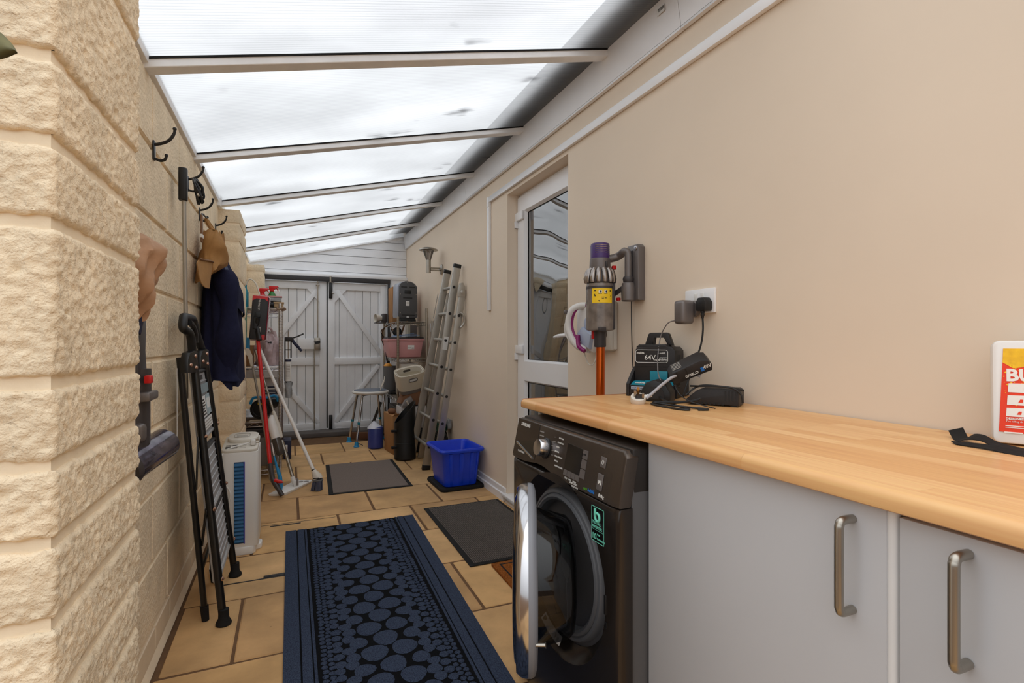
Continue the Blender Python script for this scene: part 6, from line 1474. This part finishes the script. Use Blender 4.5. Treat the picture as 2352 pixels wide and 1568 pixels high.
b, R = loftm([oval(.095, .058, -.125), oval(.118, .076, -.115), oval(.1285, .0855, -.074)], MCd); b.f(R[0]); finish('caddy_base', b, M_caddygrey, cd_)
b, R = loftm([oval(.128, .084, .04), oval(.128, .084, .097), oval(.122, .078, .095), oval(.122, .078, .04)], MCd); finish('inner_liner', b, M_offwhite, cd_)
hgr = finish('handle_frame', B(MCd).tube([(x, -.0985, z) for x, z in rrect(-.042, .042, .028, .060, .014)], .0038, 7, closed=True), M_boxdark, cd_)
finish('handle_slot', B(MCd).prism(rrect(-.038, .038, .032, .056, .011), lambda x, z, t: (x, t, z), -.0985, -.094), M_paper, hgr)
finish('rear_slot', B(MCd).prism(rrect(-.038, .038, .050, .074, .011), lambda x, z, t: (x, t, z), .0765, .083), M_boxdark, cd_)
tag(finish('brown_packet', B().prism([(.985, .485), (1.02, .56), (1.19, .60), (1.24, .585), (1.245, .46), (1.20, .455)], lambda x, z, t: (x, t, z), 5.06, 5.25, bev=.008), M_carddark), 'crumpled brown packet crushed under the tilted cream caddy', 'packet')
tag(finish('white_carton', B().box(.985, 1.235, 5.04, 5.26, .24, .452, bev=.003), M_boxlabel), 'white cardboard carton half hidden behind the black coal hod', 'box')
tag(finish('white_rod', B().cyl((1.07, 4.99, .43), (1.03, 4.96, .52), .008), M_offwhite), 'short white rod sticking up behind the black coal hod', 'rod')
tag(finish('black_holdall', B().box(.985, 1.22, 5.02, 5.26, .006, .238, bev=.03, seg=3), M_black), 'black holdall on the floor behind the coal hod', 'bag')
tag(finish('dark_storage_box', B().box(1.02, 1.27, 5.5, 5.9, .10, .40, bev=.01), M_boxdark), 'dark storage box on the lowest rack shelf', 'box')
tag(finish('black_tray', B().box(1.02, 1.12, 5.80, 6.0, .506, .545, bev=.006), M_black), 'thin black tray on the third rack shelf beneath the grey bin', 'tray')
cx_ = thing('brown_carton', 'tall brown cardboard box beside the blue bottle with its flaps open', 'box', (.94, 5.18, 0))
finish('carton_body', B().hexa([(.877, 5.31, .002), (.912, 5.02, .002), (.975, 5.03, .002), (.98, 5.33, .002), (.868, 5.31, .385), (.905, 5.02, .375), (.975, 5.03, .375), (.98, 5.33, .385)], bev=.003), M_card, cx_)
finish('carton_flap', B().hexa([(.905, 5.015, .372), (.975, 5.025, .372), (.975, 5.027, .372), (.905, 5.018, .372), (.92, 4.985, .395), (.965, 4.995, .40), (.965, 4.998, .40), (.92, 4.989, .395)]), M_card, cx_)
tag(finish('paper_bundle', B().sphere((.925, 5.17, .405), .04, 14, sc=(1.0, 1.3, .75)), M_carddark), 'crumpled brown paper bundle poking out of the open carton', 'paper')
tag(finish('grey_crumple', B().prism([(.99, .462), (1.02, .52), (1.08, .56), (1.10, .52), (1.06, .462)], lambda x, z, t: (x, t, z), 5.0, 5.05, bev=.006), M_caddygrey), 'small grey bag lying left of the brown packet', 'bag')
# coal hod
hx, hy_ = .982, 4.81
ho = thing('coal_hod', 'tall black coal hod with slanted mouth beside the aluminium ladder', 'coal hod', (hx, hy_, 0))
b = B(); N_ = 40
def hodring(r, f): return [b.v((hx + r * math.cos(2 * math.pi * k / N_), hy_ + r * math.sin(2 * math.pi * k / N_), f(math.cos(2 * math.pi * k / N_)))) for k in range(N_)]
Rg = [hodring(.090, lambda c: .004), hodring(.0985, lambda c: .014), hodring(.0985, lambda c: .11), hodring(.0955, lambda c: .125), hodring(.0955, lambda c: .29), hodring(.0955, lambda c: .44 + .10 * c), hodring(.0915, lambda c: .44 + .10 * c), hodring(.0915, lambda c: .02)]
for A, C in zip(Rg, Rg[1:]):
    for k in range(N_): b.f([A[k], A[(k + 1) % N_], C[(k + 1) % N_], C[k]])
b.f(Rg[0][::-1]); b.f(Rg[-1])
finish('hod_body', b, mat('black_enamel', (18, 18, 18), .5, var=.2), ho)
finish('hod_bead', B().lathe([(.0965, .155), (.0985, .158), (.0965, .161)], 36, (hx, hy_, 0), caps=False), M_black, ho)
for z in (.112, .262): finish('hod_handle', B().box(hx - .135, hx - .085, hy_ - .06, hy_ - .03, z, z + .022, bev=.004), M_blackmatt, ho)
# tall tubes by the rack
tu = tag(finish('chrome_tube', B().cyl((1.285, 5.19, .004), (1.283, 5.21, 1.428), .0125), M_steel), 'tall slim steel tube standing at the front wall side of the rack', 'tube')
tu2 = tag(finish('threaded_pole', B().cyl((1.330, 5.16, .004), (1.330, 5.16, 1.30), .014), M_alu), 'shorter grey tube standing against the wall beside the steel rack', 'tube')

# ================================================================== ALUMINIUM LADDER, BLUE BOX, STOOL, BOTTLE
ld = thing('extension_ladder', 'two-section aluminium extension ladder leaning on the cream wall by the blue box', 'ladder', (1.1, 4.55, 0))
A0, A1 = Vector((1.062, 4.335, .012)), Vector((1.300, 4.215, 1.715))
D0, D1 = Vector((1.040, 4.800, .012)), Vector((1.300, 4.515, 1.705))
def rail(p, q, m=M_alu, w_=.026, d=.062, name='ladder_rail'):
    return finish(name, B().bar(p, q, w_, d, side=(0, 1, 0), bev=.003), m, ld)
ra = rail(A0, A1); rb = rail(D0, D1)
for r_, p, q in ((ra, A0, A1), (rb, D0, D1)):
    e = (q - p).normalized()
    finish('end_cap', B().bar(q - e * .004, q + e * .030, .031, .066, side=(0, 1, 0), bev=.004), M_black, r_)
    finish('rubber_shoe', B().bar(p - e * .012, p + e * .03, .032, .07, side=(0, 1, 0), bev=.004), M_black, r_)
for k in range(7):
    z = .20 + k * .225
    if k == 0: z = .195
    a, c = rail_at(A0, A1, z), rail_at(D0, D1, z + .01)
    finish('rung', B().tube([a, c], .0145, 12), M_alu, ld)
    finish('rung_end', B().lathe([(.0125, 0), (.0125, .002), (.0001, .002)], 14, a + Vector((-.004, -.0125, 0)), (0, -1, 0)), M_black, ra)
E0, E1 = Vector((1.118, 4.235, .010)), Vector((1.327, 4.135, 1.52))
G0, G1 = Vector((1.118, 4.775, .010)), Vector((1.327, 4.50, 1.52))
rail(E0, E1, name='base_rail', d=.055); rail(G0, G1, name='base_rail', d=.055)
for k in range(6):
    z = .18 + k * .225
    a, c = rail_at(E0, E1, z), rail_at(G0, G1, z)
    finish('rung', B().tube([a, c], .0135, 12), M_alu, ld)
    finish('rung_end', B().lathe([(.012, 0), (.012, .002), (.0001, .002)], 14, a + Vector((-.004, -.0125, 0)), (0, -1, 0)), M_black, ld)
c = rail_at(E0, E1, 1.50) + Vector((.0, -.02, 0))
finish('guide_bracket', B().prism([(1.285, 1.46), (1.285, 1.53), (1.30, 1.575), (1.325, 1.58), (1.342, 1.55), (1.342, 1.46)], lambda x, z, t: (x, t, z), 4.12, 4.155, bev=.004), M_alu, ld)
finish('pulley_wheel', B().lathe([(.0001, 0), (.017, 0), (.019, .003), (.012, .006), (.006, .008), (.0001, .008)], 20, (1.318, 4.119, 1.50), (0, -1, 0)), M_alu, ld)
finish('rung_hook', B().tube(smoothpath([(1.30, 4.13, 1.33), (1.325, 4.12, 1.31), (1.335, 4.12, 1.26), (1.318, 4.125, 1.22), (1.30, 4.13, 1.205)], 5), .010, 8), M_alu, ld)
finish('ladder_label', B().bar(rail_at(A0, A1, 1.02) + Vector((-.001, -.0135, 0)), rail_at(A0, A1, 1.13) + Vector((-.001, -.0135, 0)), .001, .04, side=(0, 1, 0)), M_paper, ra)
finish('stay_wire', B().cyl((1.19, 4.58, 1.30), (1.225, 4.555, 1.52), .004), M_alu, ld)

bxx = thing('blue_storage_box', 'open royal blue plastic storage box standing in its black lid', 'storage box', (1.15, 3.88, 0))
def RB2(w0, w1, z): # rounded rectangle ring, centre of the box
    return [(x, y, z) for x, y in rrect(1.150 - w0, 1.150 + w0, 3.875 - w1, 3.875 + w1, .035)]
ang = 0.03
MBx = Matrix.Translation((1.162, 3.83, 0)) @ Matrix.Rotation(ang, 4, 'Z') @ Matrix.Translation((-1.15, -3.875, 0))
b, R = loftm([RB2(.118, .150, .018), RB2(.126, .158, .026), RB2(.150, .186, .268), RB2(.152, .188, .272), RB2(.170, .206, .276), RB2(.173, .209, .290), RB2(.168, .204, .300), RB2(.156, .192, .300), RB2(.148, .184, .285), RB2(.122, .153, .034)], MBx); b.f(R[0][::-1]); b.f(R[-1])
finish('box_shell', b, M_blue, bxx)
for (dx, wd) in ((-.09, .026), (-.02, .032), (.055, .026), (.1, .012)):
    finish('box_rib', B(MBx).hexa([(1.15 + dx, 3.716, .03), (1.15 + dx + wd, 3.716, .03), (1.15 + dx + wd, 3.725, .03), (1.15 + dx, 3.725, .03), (1.15 + dx * 1.15, 3.683, .268), (1.15 + dx * 1.15 + wd, 3.683, .268), (1.15 + dx * 1.15 + wd, 3.70, .268), (1.15 + dx * 1.15, 3.70, .268)], bev=.003), M_blue, bxx)
finish('box_lid', B(MBx).prism(rrect(1.150 - .168, 1.150 + .175, 3.875 - .205, 3.875 + .205, .04), lambda x, y, t: (x, y, t), .001, .020, bev=.004), M_blackmatt, bxx)
finish('lid_lip', B(MBx).tube([(x, y, .019) for x, y in rrect(1.150 - .160, 1.150 + .167, 3.875 - .197, 3.875 + .197, .035)], .007, 8, closed=True), M_blackmatt, bxx)
gs = thing('compost_sack', 'black and dark green shiny plastic sack behind the ladder foot', 'sack', (1.27, 4.55, .0))
def sack(u, v):
    a = 2 * math.pi * u; z = .002 + .30 * v; r = 1 - .25 * v - .35 * max(0, (v - .8) / .2)
    w_ = .008 * math.sin(5 * a + 8 * v) + .005 * math.sin(11 * a - 6 * v)
    return (1.268 + (.062 * r + w_) * math.cos(a), 4.60 + (.10 * r + w_) * math.sin(a), z)
b = B(); g = b.grid(sack, 28, 16, closeu=True); b.f(g[0]); b.f(g[-1]); finish('sack_body', b, mat('black_polythene', (16, 18, 18), .25, spec=.7, var=.6, vscale=40, bump=.006, bscale=30), gs, smooth=45)
b = B(); b.grid(lambda u, v: (1.268 + (.052 + .01 * math.sin(9 * u * 6.28)) * math.cos(2 * math.pi * u) * (1 - .35 * v), 4.60 + (.082 + .008 * math.sin(40 * u)) * math.sin(2 * math.pi * u) * (1 - .35 * v), .285 + .085 * v), 30, 6, closeu=True)
finish('sack_neck', b, M_darkgreen, gs, smooth=40)
tag(finish('white_sheet', B().box(1.31, 1.345, 4.52, 4.70, .30, .385, bev=.008), M_bagclear), 'crumpled pale sheet behind the green sack against the wall', 'sheet')

sx, sy = .80, 5.74
so_ = thing('shower_stool', 'round grey-seated stool with chrome legs and turquoise feet before the doors', 'stool', (sx, sy, 0))
finish('seat', B().lathe([(.0001, .528), (.165, .530), (.188, .536), (.195, .548), (.190, .560), (.178, .563), (.0001, .563)], 44, (sx, sy, 0), caps=False), M_white, so_)
finish('seat_pad', B().lathe([(.172, .561), (.172, .568), (.165, .572), (.0001, .573)], 44, (sx, sy, 0)), mat('grey_seat_pad', (112, 120, 132), .6), so_)
for (fx, fy) in ((.590, 5.86), (.632, 5.555), (.968, 5.60), (.950, 5.93)):
    d = Vector((fx - sx, fy - sy, 0)).normalized()
    f0 = Vector((fx, fy, 0))
    L1 = Vector((sx, sy, 0)) + d * .135 + Vector((0, 0, .515)); L2 = Vector((sx, sy, 0)) + d * .03 + Vector((0, 0, .525))
    lg = finish('leg', B().tube(smoothpath([L2, L1 + Vector((0, 0, .006)), L1 + d * .022 + Vector((0, 0, -.03)), lerp(L1 + d * .026, f0, .5) + Vector((0, 0, -.02)), f0 + Vector((0, 0, .03))], 6), .0125, 14), M_chrome, so_)
    finish('rubber_foot', B().lathe([(.030, 0), (.030, .008), (.022, .016), (.018, .05), (.016, .052)], 18, f0), M_cyan, lg)
    q = lerp(L1 + d * .026, f0, .52)
    finish('height_collar', B().lathe([(.0145, -.012), (.0155, -.010), (.0155, .010), (.0145, .012)], 16, q + Vector((0, 0, -.01))), M_tealplastic, lg)
tag(finish('hung_cord', B().tube(smoothpath([(.925, 5.60, .72), (.915, 5.585, .66), (.885, 5.58, .60), (.88, 5.585, .58), (.90, 5.59, .64), (.928, 5.60, .70)], 6), .005, 8), M_offwhite), 'white looped cord hanging between the stool and the grey bin', 'cord')
bo = thing('blue_bottle', 'squat blue liquid bottle with crumpled white top on the slabs', 'bottle', (.805, 5.42, 0))
finish('bottle_body', B().lathe([(.066, .002), (.076, .012), (.077, .20), (.072, .215), (.06, .222)], 32, (.805, 5.42, 0)), M_water, bo)
b = B()
def cone(u, v):
    a = 2 * math.pi * u; r = .072 * (1 - v) + .006; return (.80 + r * math.cos(a) * (1 + .12 * math.sin(5 * a) * v) - .012 * v, 5.42 + r * math.sin(a), .208 + .070 * v)
g = b.grid(cone, 24, 8, closeu=True); b.f(g[-1]); finish('bottle_cover', b, mat('frosted_white', (204, 206, 216), .5), bo, smooth=40)
fp2 = tag(finish('brown_plank', B().hexa([(.60, 6.05, .002), (.88, 5.86, .002), (.89, 5.885, .002), (.61, 6.075, .002), (.60, 6.05, .075), (.88, 5.86, .085), (.89, 5.885, .085), (.61, 6.075, .075)], bev=.002), M_walnut), 'dark brown plank on edge behind the stool legs', 'plank')
tag(finish('grey_picture_frame', B().bar((.80, 6.0, .012), (.955, 6.02, .40), .02, .03, side=(0, 1, 0)), M_boxdark), 'dark slanting batten leaning on the rack behind the stool', 'batten')
tag(finish('broken_twig', B().tube([(.655, 5.83, .003), (.70, 5.60, .003)], .004, 6), M_darkbar), 'thin dark strip lying on the slabs beside the stool', 'strip')

# ================================================================== LEAF BY THE ENTRANCE
lf_ = thing('hanging_leaf', 'mottled green-brown leaf drooping into the upper left corner by the pier', 'leaf', (-.36, .80, 1.40))
b = B()
def leafp(u, v):
    s = (v - .5) * 2; L_ = u
    wd = .026 * math.sin(math.pi * min(1, L_ * .96 + .04)) ** .8
    p = Vector((-.345, .70, 1.398)) + Vector((.088, -.012, -.012)) * L_ + Vector((.010, .004, .034)).normalized() * s * wd + Vector((0, -.006 * (1 - s * s), 0))
    return p
b.grid(leafp, 18, 9); g2 = b.grid(lambda u, v: leafp(u, v) + Vector((0, .0012, 0)), 18, 9)
finish('leaf_blade', b, M_leaf, lf_, smooth=70)
finish('leaf_stem', B().tube(smoothpath([(-.345, .70, 1.412), (-.40, .76, 1.44), (-.46, .86, 1.46), (-.50, .915, 1.45)], 5), .0022, 7), M_leather, lf_)
